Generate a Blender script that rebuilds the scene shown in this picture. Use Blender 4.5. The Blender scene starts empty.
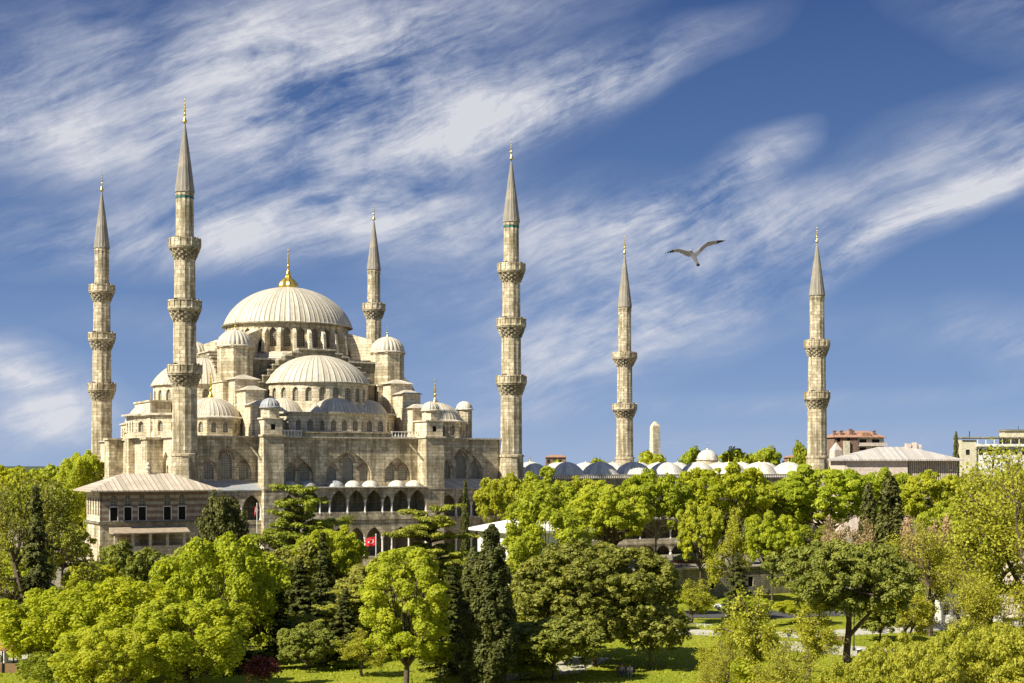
import bpy, bmesh, math, random
import numpy as np
from mathutils import Vector, Matrix
from mathutils.geometry import tessellate_polygon
PI = math.pi; R = math.radians; cos = math.cos; sin = math.sin
random.seed(7)
scene = bpy.context.scene
C = scene.collection

# ------------------------------------------------------------------ camera
CZ, FPX, HY = 20.0, 1417.0, 464.5
cd = bpy.data.cameras.new('camera'); cam = bpy.data.objects.new('camera', cd); C.objects.link(cam)
cam.location = (0, 0, CZ); cam.rotation_euler = (R(90), 0, 0)
cd.sensor_width = 36; cd.lens = FPX/1024*36
cd.shift_y = (HY-341.5)/1024
cd.clip_end = 20000; cd.clip_start = .5
scene.camera = cam

# ------------------------------------------------------------------ light
SUN_AZ, SUN_EL = 233.5, 41.0           # compass-like angle from +Y towards +X
sx, sy = sin(R(SUN_AZ)), cos(R(SUN_AZ))
sdir = Vector((sx*cos(R(SUN_EL)), sy*cos(R(SUN_EL)), sin(R(SUN_EL))))
ld = bpy.data.lights.new('sun', 'SUN'); ld.energy = 5.0; ld.angle = R(.5); ld.color = (1, .94, .80)
sun = bpy.data.objects.new('sun', ld); C.objects.link(sun)
sun.rotation_euler = (-sdir).to_track_quat('-Z', 'Y').to_euler()
scene.view_settings.view_transform = 'Standard'; scene.view_settings.look = 'None'
scene.view_settings.gamma = 1; scene.view_settings.use_curve_mapping = False
scene.view_settings.exposure = 0.74

class NT:
    """small node-tree writer"""
    def __init__(s, tree): s.t = tree; s.n = tree.nodes; s.l = tree.links; s.n.clear()
    def node(s, typ, ins=None, **kw):
        n = s.n.new(typ)
        for k, v in kw.items(): setattr(n, k, v)
        for k, v in (ins or {}).items():
            if isinstance(v, bpy.types.NodeSocket): s.l.new(v, n.inputs[k])
            else: n.inputs[k].default_value = v
        return n
    def m(s, op, a, b=None, c=None, clamp=False):
        i = {0: a}
        if b is not None: i[1] = b
        if c is not None: i[2] = c
        return s.node('ShaderNodeMath', i, operation=op, use_clamp=clamp).outputs[0]
    def mix(s, f, a, b, blend='MIX'):
        n = s.n.new('ShaderNodeMix'); n.data_type = 'RGBA'; n.blend_type = blend
        for k, v in ((0, f), (6, a), (7, b)):
            if isinstance(v, bpy.types.NodeSocket): s.l.new(v, n.inputs[k])
            else: n.inputs[k].default_value = v if k == 0 else tuple(v)+((1,) if len(v) == 3 else ())
        return n.outputs[2]
    def noise(s, vec, scale, detail=4, rough=.55, dist=0, out=0):
        return s.node('ShaderNodeTexNoise', {'Vector': vec, 'Scale': scale, 'Detail': detail, 'Roughness': rough, 'Distortion': dist}).outputs[out]
    def ramp(s, fac, stops, interp='LINEAR'):
        n = s.n.new('ShaderNodeValToRGB'); s.l.new(fac, n.inputs[0]); cr = n.color_ramp; cr.interpolation = interp
        while len(cr.elements) < len(stops): cr.elements.new(.5)
        for e, (p, c) in zip(cr.elements, stops):
            e.position = p; e.color = (c, c, c, 1) if not hasattr(c, '__len__') else tuple(c)+(1,)
        return n.outputs[0]
    def xyz(s, x, y, z): return s.node('ShaderNodeCombineXYZ', {0: x, 1: y, 2: z}).outputs[0]
    def sep(s, v): return s.node('ShaderNodeSeparateXYZ', {0: v}).outputs

world = bpy.data.worlds.new('World'); scene.world = world; world.use_nodes = True
w = NT(world.node_tree)
sky = w.node('ShaderNodeTexSky', sky_type='NISHITA')
sky.sun_disc = False; sky.sun_elevation = R(SUN_EL); sky.sun_rotation = R(SUN_AZ)
sky.air_density = 1.0; sky.dust_density = .15; sky.ozone_density = 3.0; sky.altitude = 100
dv = w.node('ShaderNodeTexCoord').outputs['Generated']
dx, dy, dz = w.sep(dv)
az = w.m('ARCTAN2', dx, dy)
el = w.m('ARCSINE', dz)
# x = azimuth, y = elevation, both in units of 1000 px-ish (1.417 per radian)
P = w.xyz(w.m('MULTIPLY', az, 1.417), w.m('MULTIPLY', el, 1.417), 0.0)
warp = w.noise(P, 3.2, 4, .5, 0, 1)
warpv = w.node('ShaderNodeVectorMath', {0: warp, 1: (.5, .5, .5)}, operation='SUBTRACT').outputs[0]
warps = w.node('ShaderNodeVectorMath', {0: warpv, 1: (.13, .06, 0)}, operation='MULTIPLY').outputs[0]
PW = w.node('ShaderNodeVectorMath', {0: P, 1: warps}, operation='ADD').outputs[0]
# cloud banks: (x, y, half length, half width, tilt deg, weight)  y up from the horizon
banks = [(-.36, .365, .24, .075, 10, 1.15), (-.10, .415, .22, .085, 20, 1.0), (-.44, .31, .16, .03, 0, .5), (-.20, .30, .30, .05, 14, .8),
         (-.06, .31, .24, .045, 22, .9), (.08, .365, .16, .028, 22, .8), (-.30, .22, .34, .030, 4, .75), (-.10, .235, .24, .035, 8, .6),
         (.10, .195, .22, .060, 8, 1.0), (.13, .13, .18, .045, 22, .95), (.02, .11, .12, .04, 10, .6), (.22, .235, .18, .035, 6, .65),
         (.25, .30, .05, .022, 20, .85), (.19, .265, .10, .022, 20, .7), (.43, .245, .13, .017, 28, 1.15), (.35, .215, .08, .014, 30, .8), (.40, .28, .14, .045, 20, .5), (.47, .42, .11, .045, -15, .55),
         (.50, .30, .10, .05, 10, .6), (-.48, .085, .11, .040, -20, 1.15), (-.47, .035, .08, .022, 10, 1.0), (-.30, .14, .2, .022, -3, .3), (.10, .055, .40, .012, 2, .5),
         (.42, .13, .20, .025, -6, .28), (.49, .11, .07, .03, -30, .5), (.25, .02, .5, .018, 0, .35)]
tot = None
for (x, y, a, b, t, wt) in banks:
    mp = w.node('ShaderNodeMapping', {'Vector': PW, 'Location': (x, y, 0), 'Rotation': (0, 0, R(t)), 'Scale': (a*1.35, b*1.35, 1)}, vector_type='TEXTURE')
    g = w.node('ShaderNodeTexGradient', {'Vector': mp.outputs[0]}, gradient_type='SPHERICAL').outputs[1]
    g = w.m('MULTIPLY', w.m('SMOOTHSTEP', g, 0, 1) if False else w.m('POWER', g, .9), wt)
    tot = g if tot is None else w.m('ADD', tot, g)
# generic streaks all round the sky, seen where no bank has been laid
allround = w.noise(w.node('ShaderNodeMapping', {'Vector': PW, 'Scale': (1.3, 3.4, 1), 'Location': (4.3, 1.1, 0)}).outputs[0], 1.4, 5, .55)
away = w.ramp(w.m('ABSOLUTE', w.m('MULTIPLY', az, .32)), [(.13, 0), (.2, .8)])
tot = w.m('ADD', tot, w.m('MULTIPLY', w.m('MULTIPLY', allround, away), 1.1))
rot1 = w.node('ShaderNodeMapping', {'Vector': PW, 'Rotation': (0, 0, R(-17))}).outputs[0]
rot2 = w.node('ShaderNodeMapping', {'Vector': PW, 'Rotation': (0, 0, R(-24))}).outputs[0]
st = w.node('ShaderNodeMapping', {'Vector': rot1, 'Scale': (3.0, 12, 1)}).outputs[0]
wisps = w.noise(st, 1.2, 13, .64, .35)
fine = w.noise(w.node('ShaderNodeMapping', {'Vector': rot2, 'Scale': (6, 34, 1)}).outputs[0], 1.7, 13, .70, .4)
mass = w.noise(PW, 5.5, 13, .64, .4)
tex = w.m('ADD', w.m('ADD', w.m('MULTIPLY', wisps, 1.0), w.m('MULTIPLY', fine, .5)), w.m('MULTIPLY', mass, .8))
dens = w.m('MULTIPLY', tot, w.m('MULTIPLY_ADD', w.m('SUBTRACT', tex, 1.15), 2.3, .56))
dens = w.m('MULTIPLY', dens, 1.0, clamp=True)
dens = w.ramp(dens, [(.0, 0), (.25, .20), (.6, .56), (1.0, .90)])
grade = w.ramp(el, [(0, (.33, .45, .70)), (.06, (.20, .315, .58)), (.16, (.105, .195, .42)), (.32, (.044, .097, .27))])
skyc = w.mix(.86, w.mix(1.0, sky.outputs[0], (.06, .07, .09), 'MULTIPLY'), grade)
sk = w.node('ShaderNodeBackground', {'Color': skyc, 'Strength': .59})
ccol = w.mix(w.m('MULTIPLY', dens, 1.0), (.40, .45, .57), (.66, .66, .69))
cl = w.node('ShaderNodeBackground', {'Color': ccol, 'Strength': .70})
mx = w.node('ShaderNodeMixShader', {0: dens, 1: sk.outputs[0], 2: cl.outputs[0]})
w.node('ShaderNodeOutputWorld', {0: mx.outputs[0]})

# ------------------------------------------------------------------ materials
M = {}
def mat(name):
    m = bpy.data.materials.new(name); m.use_nodes = True; M[name] = m
    t = NT(m.node_tree); t.bs = t.node('ShaderNodeBsdfPrincipled'); t.node('ShaderNodeOutputMaterial', {0: t.bs.outputs[0]})
    t.oc = t.node('ShaderNodeTexCoord').outputs['Object']
    return t
def fin(t, col, rough=.8, bump=None, bs=.3, bd=.1, metal=0, spec=.3):
    b = t.bs
    if isinstance(col, bpy.types.NodeSocket): t.l.new(col, b.inputs['Base Color'])
    else: b.inputs['Base Color'].default_value = tuple(col)+(1,)
    b.inputs['Roughness'].default_value = rough; b.inputs['Metallic'].default_value = metal
    b.inputs['Specular IOR Level'].default_value = spec
    if bump is not None:
        bn = t.node('ShaderNodeBump', {'Strength': bs, 'Distance': bd, 'Height': bump}); t.l.new(bn.outputs[0], b.inputs['Normal'])
def plain(name, col, rough=.7, metal=0, var=.25, scale=1.5, spec=.3):
    t = mat(name); n = t.noise(t.oc, scale, 5, .6)
    f = t.ramp(n, [(.3, 1-var), (.7, 1+var)])
    fin(t, t.mix(1, col, f, 'MULTIPLY'), rough, n, .15, .05, metal, spec)
def stone(name, c1, c2, stain=(.10, .11, .06), amt=.55, bw=1.35, bh=.52, round_=0, mort=.42):
    t = mat(name); x, y, z = t.sep(t.oc)
    if round_: vec = t.xyz(t.m('MULTIPLY', t.m('ARCTAN2', y, x), round_), z, 0.0)
    else: vec = t.xyz(t.m('ADD', x, y), z, 0.0)
    br = t.node('ShaderNodeTexBrick', {'Vector': vec, 'Color1': c1+(1,), 'Color2': c2+(1,), 'Mortar': tuple(mort*a for a in c1)+(1,),
        'Scale': 1.0, 'Mortar Size': .03, 'Mortar Smooth': .3, 'Bias': 0.0, 'Brick Width': bw, 'Row Height': bh})
    n1 = t.noise(t.oc, .22, 6, .62)
    n2 = t.noise(t.node('ShaderNodeMapping', {'Vector': t.oc, 'Scale': (1.1, 1.1, .13)}).outputs[0], 1.0, 6, .65)
    n3 = t.noise(t.oc, 1.9, 5, .7)
    n4 = t.noise(t.oc, .6, 4, .6)
    c = t.mix(1, br.outputs[0], t.ramp(n3, [(.3, .58), (.5, 1.0), (.7, 1.3)]), 'MULTIPLY')
    c = t.mix(t.m('MULTIPLY', t.ramp(n2, [(.46, 0), (.62, 1)]), amt), c, stain)
    c = t.mix(t.m('MULTIPLY', t.ramp(n1, [(.48, 0), (.66, 1)]), amt*.8), c, tuple(a*1.5 for a in stain))
    c = t.mix(t.m('MULTIPLY', t.ramp(n4, [(.55, 0), (.7, 1)]), .35), c, (.50, .36, .18))
    h = t.m('ADD', br.outputs[1], t.m('MULTIPLY', n3, -.9))
    fin(t, c, .9, t.m('MULTIPLY', h, -1.0), .55, .12)
stone('stone', (.80, .685, .47), (.46, .385, .25), (.14, .115, .065), .7)
stone('stone_clean', (.84, .74, .54), (.62, .53, .37), (.24, .19, .11), .48)
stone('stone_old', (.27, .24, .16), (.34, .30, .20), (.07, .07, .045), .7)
stone('minaret_stone', (.80, .69, .48), (.42, .35, .23), (.13, .105, .055), .75, 1.1, .62, 1.7)
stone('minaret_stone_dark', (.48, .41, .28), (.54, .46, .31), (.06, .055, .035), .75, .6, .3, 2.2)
stone('wall_stone', (.42, .37, .27), (.33, .30, .22), (.09, .09, .06), .7, .8, .35)
stone('plaster_white', (.74, .71, .64), (.72, .69, .62), (.5, .46, .38), .3, 30, 30)
stone('plaster_pink', (.62, .52, .44), (.6, .5, .42), (.4, .34, .28), .4, 30, 30)
stone('plaster_cream', (.62, .56, .40), (.6, .53, .38), (.4, .36, .25), .4, 30, 30)
stone('brick_red', (.34, .21, .15), (.28, .18, .13), (.2, .12, .09), .3, .5, .16)
def banded(name):
    t = mat(name); x, y, z = t.sep(t.oc)
    vec = t.xyz(t.m('ADD', x, y), z, 0.0)
    band = t.m('GREATER_THAN', t.m('FRACT', t.m('MULTIPLY', z, 1.15)), .52)
    n = t.noise(t.oc, 1.5, 5, .65)
    c = t.mix(band, (.27, .18, .135), (.44, .38, .28))
    c = t.mix(1, c, t.ramp(n, [(.3, .6), (.7, 1.25)]), 'MULTIPLY')
    fin(t, c, .9, n, .3, .05)
banded('banded')
def lead(name, nrib, c=(.60, .54, .42), dk=.72, along=None):
    t = mat(name); x, y, z = t.sep(t.oc)
    if nrib: u = t.m('MULTIPLY', t.m('ADD', t.m('DIVIDE', t.m('ARCTAN2', y, x), 2*PI), .5), nrib)
    else: u = t.m('MULTIPLY', t.m('ADD', x, t.m('MULTIPLY', y, .999)) if along is None else (x if along == 'x' else y), 1.4)
    cell = t.node('ShaderNodeTexWhiteNoise', {'W': t.m('FLOOR', u)}, noise_dimensions='1D').outputs[0]
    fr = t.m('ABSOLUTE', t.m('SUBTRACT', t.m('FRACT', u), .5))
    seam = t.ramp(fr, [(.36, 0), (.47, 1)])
    n = t.noise(t.oc, .5, 6, .65); n2 = t.noise(t.node('ShaderNodeMapping', {'Vector': t.oc, 'Scale': (3, 3, .6)}).outputs[0], 1, 4, .7)
    cc = t.mix(1, c, t.ramp(cell, [(0, .78), (1, 1.14)]), 'MULTIPLY')
    cc = t.mix(1, cc, t.ramp(n2, [(.3, .78), (.7, 1.15)]), 'MULTIPLY')
    cc = t.mix(t.m('MULTIPLY', t.ramp(n, [(.46, 0), (.66, 1)]), .6), cc, (.44, .37, .26))
    cc = t.mix(t.m('MULTIPLY', seam, dk), cc, (.22, .19, .14))  # dark line puts the raised seams' shadow into the colour, with dirt beside them
    fin(t, cc, .55, t.m('MULTIPLY', seam, 1.0), .5, .08, 0, .35)
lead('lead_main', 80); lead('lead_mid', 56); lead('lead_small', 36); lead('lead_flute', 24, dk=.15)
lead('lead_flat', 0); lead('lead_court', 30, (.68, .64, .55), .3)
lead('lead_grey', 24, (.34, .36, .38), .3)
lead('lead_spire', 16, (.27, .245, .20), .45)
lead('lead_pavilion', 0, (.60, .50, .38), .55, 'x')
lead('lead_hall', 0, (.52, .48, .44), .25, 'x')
plain('gold', (.85, .58, .12), .3, .9, .1); plain('marble', (.74, .70, .62), .6)
plain('dark_opening', (.018, .016, .013), .9); plain('red_stone', (.17, .085, .06), .85)
plain('dark_metal', (.03, .03, .03), .5, .4); plain('wood', (.20, .12, .06), .8); plain('white_paint', (.75, .74, .7), .6)
plain('red_cloth', (.62, .02, .03), .8, 0, .08); plain('skin', (.5, .3, .2), .6, 0, .05, 8)
plain('tile_red', (.36, .20, .13), .85, 0, .3, 1.2); plain('bark', (.10, .075, .05), .95, 0, .4, 3); plain('bark_pale', (.34, .29, .21), .9, 0, .4, 2)
plain('paving', (.45, .42, .36), .9, 0, .15, .6); plain('asphalt', (.07, .07, .07), .9, 0, .2, 1); plain('iznik_tile', (.04, .13, .11), .6)
plain('canopy_roof', (.34, .27, .19), .8); plain('canopy_green', (.16, .22, .10), .8); plain('canopy_brown', (.2, .09, .05), .8)
plain('earth', (.22, .19, .135), .95, 0, .3, .3)
plain('far_scrub', (.06, .075, .03), .95, 0, .3, .02)
def glassm():
    t = mat('window_glass'); x, y, z = t.sep(t.oc)
    a = t.m('LESS_THAN', t.m('ABSOLUTE', t.m('SUBTRACT', t.m('FRACT', t.m('MULTIPLY', x, 3.1)), .5)), .30)
    b = t.m('LESS_THAN', t.m('ABSOLUTE', t.m('SUBTRACT', t.m('FRACT', t.m('MULTIPLY', z, 3.1)), .5)), .30)
    hole = t.m('MULTIPLY', a, b)
    n = t.noise(t.oc, 2.5, 4)
    c = t.mix(hole, (.25, .22, .16), (.035, .035, .035))
    fin(t, t.mix(1, c, t.ramp(n, [(.3, .7), (.7, 1.3)]), 'MULTIPLY'), .6)
glassm()
def grille():
    t = mat('window_grille'); x, y, z = t.sep(t.oc)
    a = t.m('LESS_THAN', t.m('ABSOLUTE', t.m('SUBTRACT', t.m('FRACT', t.m('MULTIPLY', x, 2.6)), .5)), .26)
    b = t.m('LESS_THAN', t.m('ABSOLUTE', t.m('SUBTRACT', t.m('FRACT', t.m('MULTIPLY', z, 2.6)), .5)), .26)
    n = t.noise(t.oc, 1.2, 4)
    c = t.mix(t.m('MULTIPLY', a, b), (.34, .31, .23), (.09, .088, .075))
    fin(t, t.mix(1, c, t.ramp(n, [(.3, .7), (.7, 1.3)]), 'MULTIPLY'), .8)
grille()
def grassm():
    t = mat('grass'); n = t.noise(t.oc, .12, 5, .6); n2 = t.noise(t.oc, 3.0, 6, .75); n3 = t.noise(t.oc, .6, 4)
    c = t.mix(t.ramp(n, [(.4, 0), (.62, 1)]), (.20, .235, .018), (.28, .285, .03))
    c = t.mix(t.m('MULTIPLY', t.ramp(n3, [(.58, 0), (.75, 1)]), .5), c, (.20, .17, .08))
    c = t.mix(1, c, t.ramp(n2, [(.3, .6), (.7, 1.3)]), 'MULTIPLY')
    fin(t, c, .95, n2, .6, .1, spec=.1)
grassm()
def foliage(name, c1, c2, trans=.35, tcol=None):
    t = mat(name)
    geo = t.node('ShaderNodeNewGeometry').outputs['Random Per Island']
    n = t.noise(t.oc, .45, 3, .5)
    f = t.m('ADD', t.m('MULTIPLY', geo, .55), t.m('MULTIPLY', t.ramp(n, [(.35, 0), (.65, 1)]), .45))
    oi = t.node('ShaderNodeObjectInfo').outputs['Random']
    c = t.mix(f, c1, c2)
    c = t.mix(1, c, t.ramp(oi, [(0, (.86, .92, .8)), (1, (1.12, 1.06, 1.1))]), 'MULTIPLY')
    tr = t.node('ShaderNodeBsdfTranslucent', {'Color': t.mix(1, c, (1.25, 1.2, .45), 'MULTIPLY')})
    fin(t, c, .6, spec=.25)
    mxs = t.node('ShaderNodeMixShader', {0: trans, 1: t.bs.outputs[0], 2: tr.outputs[0]})
    out = [x for x in t.n if x.type == 'OUTPUT_MATERIAL'][0]; t.l.new(mxs.outputs[0], out.inputs[0])
foliage('leaf_lime', (.30, .36, .02), (.60, .61, .05), .48)
foliage('leaf_bright', (.25, .30, .02), (.56, .58, .045), .45)
foliage('leaf_yellow', (.33, .34, .03), (.60, .58, .085), .45)
foliage('leaf_mid', (.18, .21, .022), (.42, .43, .045), .4)
foliage('leaf_olive', (.17, .19, .03), (.40, .395, .07), .3)
foliage('leaf_pine', (.13, .15, .022), (.37, .37, .065), .26)
foliage('leaf_dark', (.045, .055, .014), (.17, .175, .038), .18)
foliage('leaf_cedar', (.17, .20, .02), (.44, .45, .055), .3)
foliage('leaf_brown', (.36, .24, .13), (.52, .37, .22), .2)
foliage('leaf_red', (.08, .018, .018), (.19, .05, .04), .2)

# ------------------------------------------------------------------ mesh building
class MB:
    def __init__(s): s.v = []; s.f = []
    def add(s, vs, fs):
        o = len(s.v); s.v += [tuple(a) for a in vs]; s.f += [tuple(i+o for i in f) for f in fs]; return s
    def box(s, x0, x1, y0, y1, z0, z1):
        return s.add([(x0,y0,z0),(x1,y0,z0),(x1,y1,z0),(x0,y1,z0),(x0,y0,z1),(x1,y0,z1),(x1,y1,z1),(x0,y1,z1)],
                     [(0,3,2,1),(4,5,6,7),(0,1,5,4),(1,2,6,5),(2,3,7,6),(3,0,4,7)])
    def prism(s, pts, z0, z1, top=1.0, c=None):
        n = len(pts)
        if c is None: c = (sum(p[0] for p in pts)/n, sum(p[1] for p in pts)/n)
        tp = [(c[0]+(x-c[0])*top, c[1]+(y-c[1])*top) for x, y in pts]
        vs = [(x, y, z0) for x, y in pts]+[(x, y, z1) for x, y in tp]
        return s.add(vs, [tuple(range(n-1, -1, -1)), tuple(range(n, 2*n))]+[(i, (i+1) % n, n+(i+1) % n, n+i) for i in range(n)])
    def lathe(s, prof, n=24, cx=0, cy=0, mod=None, ph=0):
        vs = []
        for k, (r, z) in enumerate(prof):
            for i in range(n):
                a = 2*PI*i/n+ph; rr = r*(mod(k, i) if mod else 1)
                vs.append((cx+rr*cos(a), cy+rr*sin(a), z))
        fs = [(k*n+i, k*n+(i+1) % n, (k+1)*n+(i+1) % n, (k+1)*n+i) for k in range(len(prof)-1) for i in range(n)]
        fs += [tuple(range(n-1, -1, -1)), tuple((len(prof)-1)*n+i for i in range(n))]
        return s.add(vs, fs)
    def tube(s, pts, rad, n=6):
        pts = [Vector(p) for p in pts]; vs = []; m = len(pts)
        for k, p in enumerate(pts):
            d = (pts[min(k+1, m-1)]-pts[max(k-1, 0)]).normalized()
            a = d.cross(Vector((0, 0, 1)) if abs(d.z) < .9 else Vector((1, 0, 0))).normalized(); b = d.cross(a)
            r = rad[k] if hasattr(rad, '__len__') else rad
            for i in range(n):
                t = 2*PI*i/n; vs.append(p+a*(r*cos(t))+b*(r*sin(t)))
        fs = [(k*n+i, k*n+(i+1) % n, (k+1)*n+(i+1) % n, (k+1)*n+i) for k in range(m-1) for i in range(n)]
        fs += [tuple(range(n-1, -1, -1)), tuple((m-1)*n+i for i in range(n))]
        return s.add(vs, fs)
    def panel(s, outer, holes=(), p0=(0, 0, 0), th=0, depth=.4, rev=True, outrev=True):
        """flat wall in x-z, outward normal -y, turned by th about z at p0; holes get reveals of the given depth"""
        ca, sa = cos(th), sin(th)
        def W(x, z, d): return (p0[0]+x*ca-d*sa, p0[1]+x*sa+d*ca, p0[2]+z)
        loops = [list(outer)]+[list(h) for h in holes]
        flat = [p for l in loops for p in l]
        tris = tessellate_polygon([[Vector((x, z, 0)) for x, z in l] for l in loops])
        s.add([W(x, z, 0) for x, z in flat], [tuple(t) for t in tris])
        if rev:
            for li, l in enumerate(loops):
                if li == 0 and not outrev: continue
                n = len(l)
                s.add([W(x, z, 0) for x, z in l]+[W(x, z, depth) for x, z in l], [(i, (i+1) % n, n+(i+1) % n, n+i) for i in range(n)])
        return s
    def mesh(s, name, mats):
        me = bpy.data.meshes.new(name); me.from_pydata(s.v, [], s.f)
        for m in (mats if isinstance(mats, (list, tuple)) else [mats]): me.materials.append(M[m])
        me.update(); return me
def arch(cx, z0, w_, h, n=7, rise=None):
    rise = rise or min(w_*.62, h*.8); zs = z0+h-rise; out = [(cx-w_/2, z0), (cx+w_/2, z0)]
    for i in range(n+1):
        u = i/n; out.append((cx+w_/2*(1-u**2.1), zs+rise*u))
    for i in range(n-1, -1, -1):
        u = i/n; out.append((cx-w_/2*(1-u**2.1), zs+rise*u))
    return out
def rect(cx, z0, w_, h): return [(cx-w_/2, z0), (cx+w_/2, z0), (cx+w_/2, z0+h), (cx-w_/2, z0+h)]

def root(name, label, cat, loc=(0, 0, 0), rz=0, group=None):
    o = bpy.data.objects.new(name, None); C.objects.link(o); o.location = loc; o.rotation_euler = (0, 0, rz)
    o['label'] = label; o['category'] = cat; o.empty_display_size = .5
    if group: o['group'] = group
    return o
def put(name, data, parent=None, loc=(0, 0, 0), rz=0, label=None, scale=None):
    o = bpy.data.objects.new(name, data); C.objects.link(o); o.location = loc; o.rotation_euler = (0, 0, rz)
    if parent is not None: o.parent = parent
    if label: o['label'] = label
    if scale: o.scale = scale
    return o
def part(name, mb, m, parent=None, loc=(0, 0, 0), rz=0, label=None, smooth=False):
    me = mb.mesh(name, m)
    if smooth: me.polygons.foreach_set('use_smooth', [True]*len(me.polygons))
    return put(name, me, parent, loc, rz, label)
def single(name, mb, m, label, cat, loc=(0, 0, 0), rz=0, group=None):
    o = part(name, mb, m, None, loc, rz, label); o['category'] = cat
    if group: o['group'] = group
    return o
def struct(name, mb, m, kind='structure'):
    o = part(name, mb, m); o['kind'] = kind; return o

def tessfix(me):
    pass
_cache = {}
def window(parent, x, y, z, th, w_, h, depth=.35, kind='window_glass', arched=True, name='window'):
    """a window filling an opening whose sill centre is x,y,z on a wall turned by th"""
    k = (round(w_, 2), round(h, 2), kind, arched, name)
    if k not in _cache:
        mb = MB(); o = arch(0, 0, w_+.05, h+.03) if arched else rect(0, 0, w_+.05, h+.03)
        mb.panel(o, depth=.12); _cache[k] = mb.mesh(name, kind)
    d = depth-.05
    return put(name, _cache[k], parent, (x-d*sin(th), y+d*cos(th), z), th)
def vous(mb, p0, th, cx, zs, w_, rise, n=11, L=.42):
    """alternate dark red voussoirs round an arch, 3 cm proud"""
    ca, sa = cos(th), sin(th)
    def W(x, z, d): return (p0[0]+x*ca-d*sa, p0[1]+x*sa+d*ca, p0[2]+z)
    for i in range(n):
        t0 = PI*(i+.18)/n; t1 = PI*(i+.72)/n
        q = []
        for t, k in ((t0, 1.04), (t1, 1.04), (t1, 1.04+L/(w_/2)), (t0, 1.04+L/(w_/2))):
            q.append((cx+w_/2*k*cos(t), zs+(rise*.97+(k-1)*w_/2)*sin(t)))
        mb.add([W(x, z, -.03) for x, z in q]+[W(x, z, .0) for x, z in q], [(0, 1, 2, 3), (0, 4, 5, 1), (1, 5, 6, 2), (2, 6, 7, 3), (3, 7, 4, 0)])

def domeprof(Rd, h, n=12, k=.5, lip=True):
    Rs = (Rd*Rd+h*h)/(2*h); am = math.asin(min(1, Rd/Rs)); pr = []
    if lip: pr += [(Rd*1.0-.1, -.28), (Rd+.16, -.28), (Rd+.16, -.12), (Rd*1.005, .0)]
    for i in range(n+1):
        u = i/n
        a = am*(1-u); c = (Rs*sin(a), Rs*cos(a)-(Rs-h))
        e = (Rd*cos(PI/2*u), h*sin(PI/2*u))
        pr.append((max(.02, c[0]*(1-k)+e[0]*k), c[1]*(1-k)+e[1]*k))
    return pr
def dome(parent, name, x, y, z, Rd, h, ribs=0, m='lead_small', fin_h=0, flute=0, k=.45, label=None, gold='gold', n=14):
    mb = MB(); pr = domeprof(Rd, h, n, k)
    if ribs:
        nn = ribs*4
        def mod(j, i): return 1+((.07/Rd) if i % 4 == 0 and 3 < j < len(pr)-1 else 0)
        mb.lathe(pr, nn, mod=mod, ph=PI)
    elif flute:
        nn = flute*4
        tab = [-.045, .0, .02, .0]
        mb.lathe(pr, nn, mod=lambda j, i: 1+(tab[i % 4] if j > 3 else 0), ph=PI)
    else: mb.lathe(pr, 32, ph=PI)
    o = part(name, mb, m, parent, (x, y, z), 0, label)
    if fin_h:
        finial(o, 0, 0, h-.1, fin_h, gold)
    return o
def finial(parent, x, y, z, H, m='gold', rb=None):
    rb = rb or H*.1; mb = MB(); s_ = H
    pr = [(rb*1.2, 0), (rb*1.25, .04*s_), (rb*.7, .12*s_), (rb*.35, .22*s_), (rb*.3, .26*s_), (rb*.8, .32*s_), (rb*.3, .38*s_), (rb*.28, .42*s_), (rb*.65, .48*s_), (rb*.25, .54*s_), (rb*.5, .60*s_), (rb*.2, .66*s_), (rb*.22, .7*s_), (rb*.38, .74*s_), (rb*.14, .79*s_), (rb*.12, .88*s_), (rb*.3, .92*s_), (.01, s_)]
    mb.lathe(pr, 10)
    return part('finial', mb, m, parent, (x, y, z), smooth=True)

# ================================================================== setting
UA = R(28.2); U = (cos(UA), sin(UA)); V = (-sin(UA), cos(UA)); P2 = (-50.8, 220.0)
def loc2w(s, t): return (P2[0]+U[0]*s+V[0]*t, P2[1]+U[1]*s+V[1]*t)
def w2loc(x, y): return ((x-P2[0])*U[0]+(y-P2[1])*U[1], (x-P2[0])*V[0]+(y-P2[1])*V[1])
def at(px, Y): return ((px-512)/FPX*Y, Y)
def zz(py, Y): return CZ+(HY-py)*Y/FPX
TZ = 3.6
def gz(x, y):
    s, t = w2loc(x, y)
    if y > 370: return 10
    if s > 45: return TZ if t > -43.5 else 0
    return TZ if t > -28 else 0

g = MB(); nx, ny = 60, 60
g.add([(-6000, -500, 0), (6000, -500, 0), (6000, 9000, 0), (-6000, 9000, 0)], [(0, 1, 2, 3)])
struct('ground', g, 'earth')
g = MB(); g.add([(-230, 112, .004), (260, 112, .004), (260, 371, .004), (-230, 371, .004)], [(0, 1, 2, 3)]); struct('lawn', g, 'grass')
g = MB(); tp = [loc2w(s, t) for s, t in ((45, -43.4), (230, -43.4), (230, 160), (-160, 160), (-160, -28), (45, -28))]
g.v = [(x, y, TZ) for x, y in tp]+[(x, y, -.2) for x, y in tp]
g.f = [(0, 1, 2), (0, 2, 3), (0, 3, 5), (3, 4, 5)]+[(i, (i+1) % 6, 6+(i+1) % 6, 6+i) for i in range(6)]
struct('terrace', g, 'earth')
g = MB(); g.box(-3000, 3000, 372, 8000, -1, 10); struct('far_ground', g, 'far_scrub')
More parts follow.
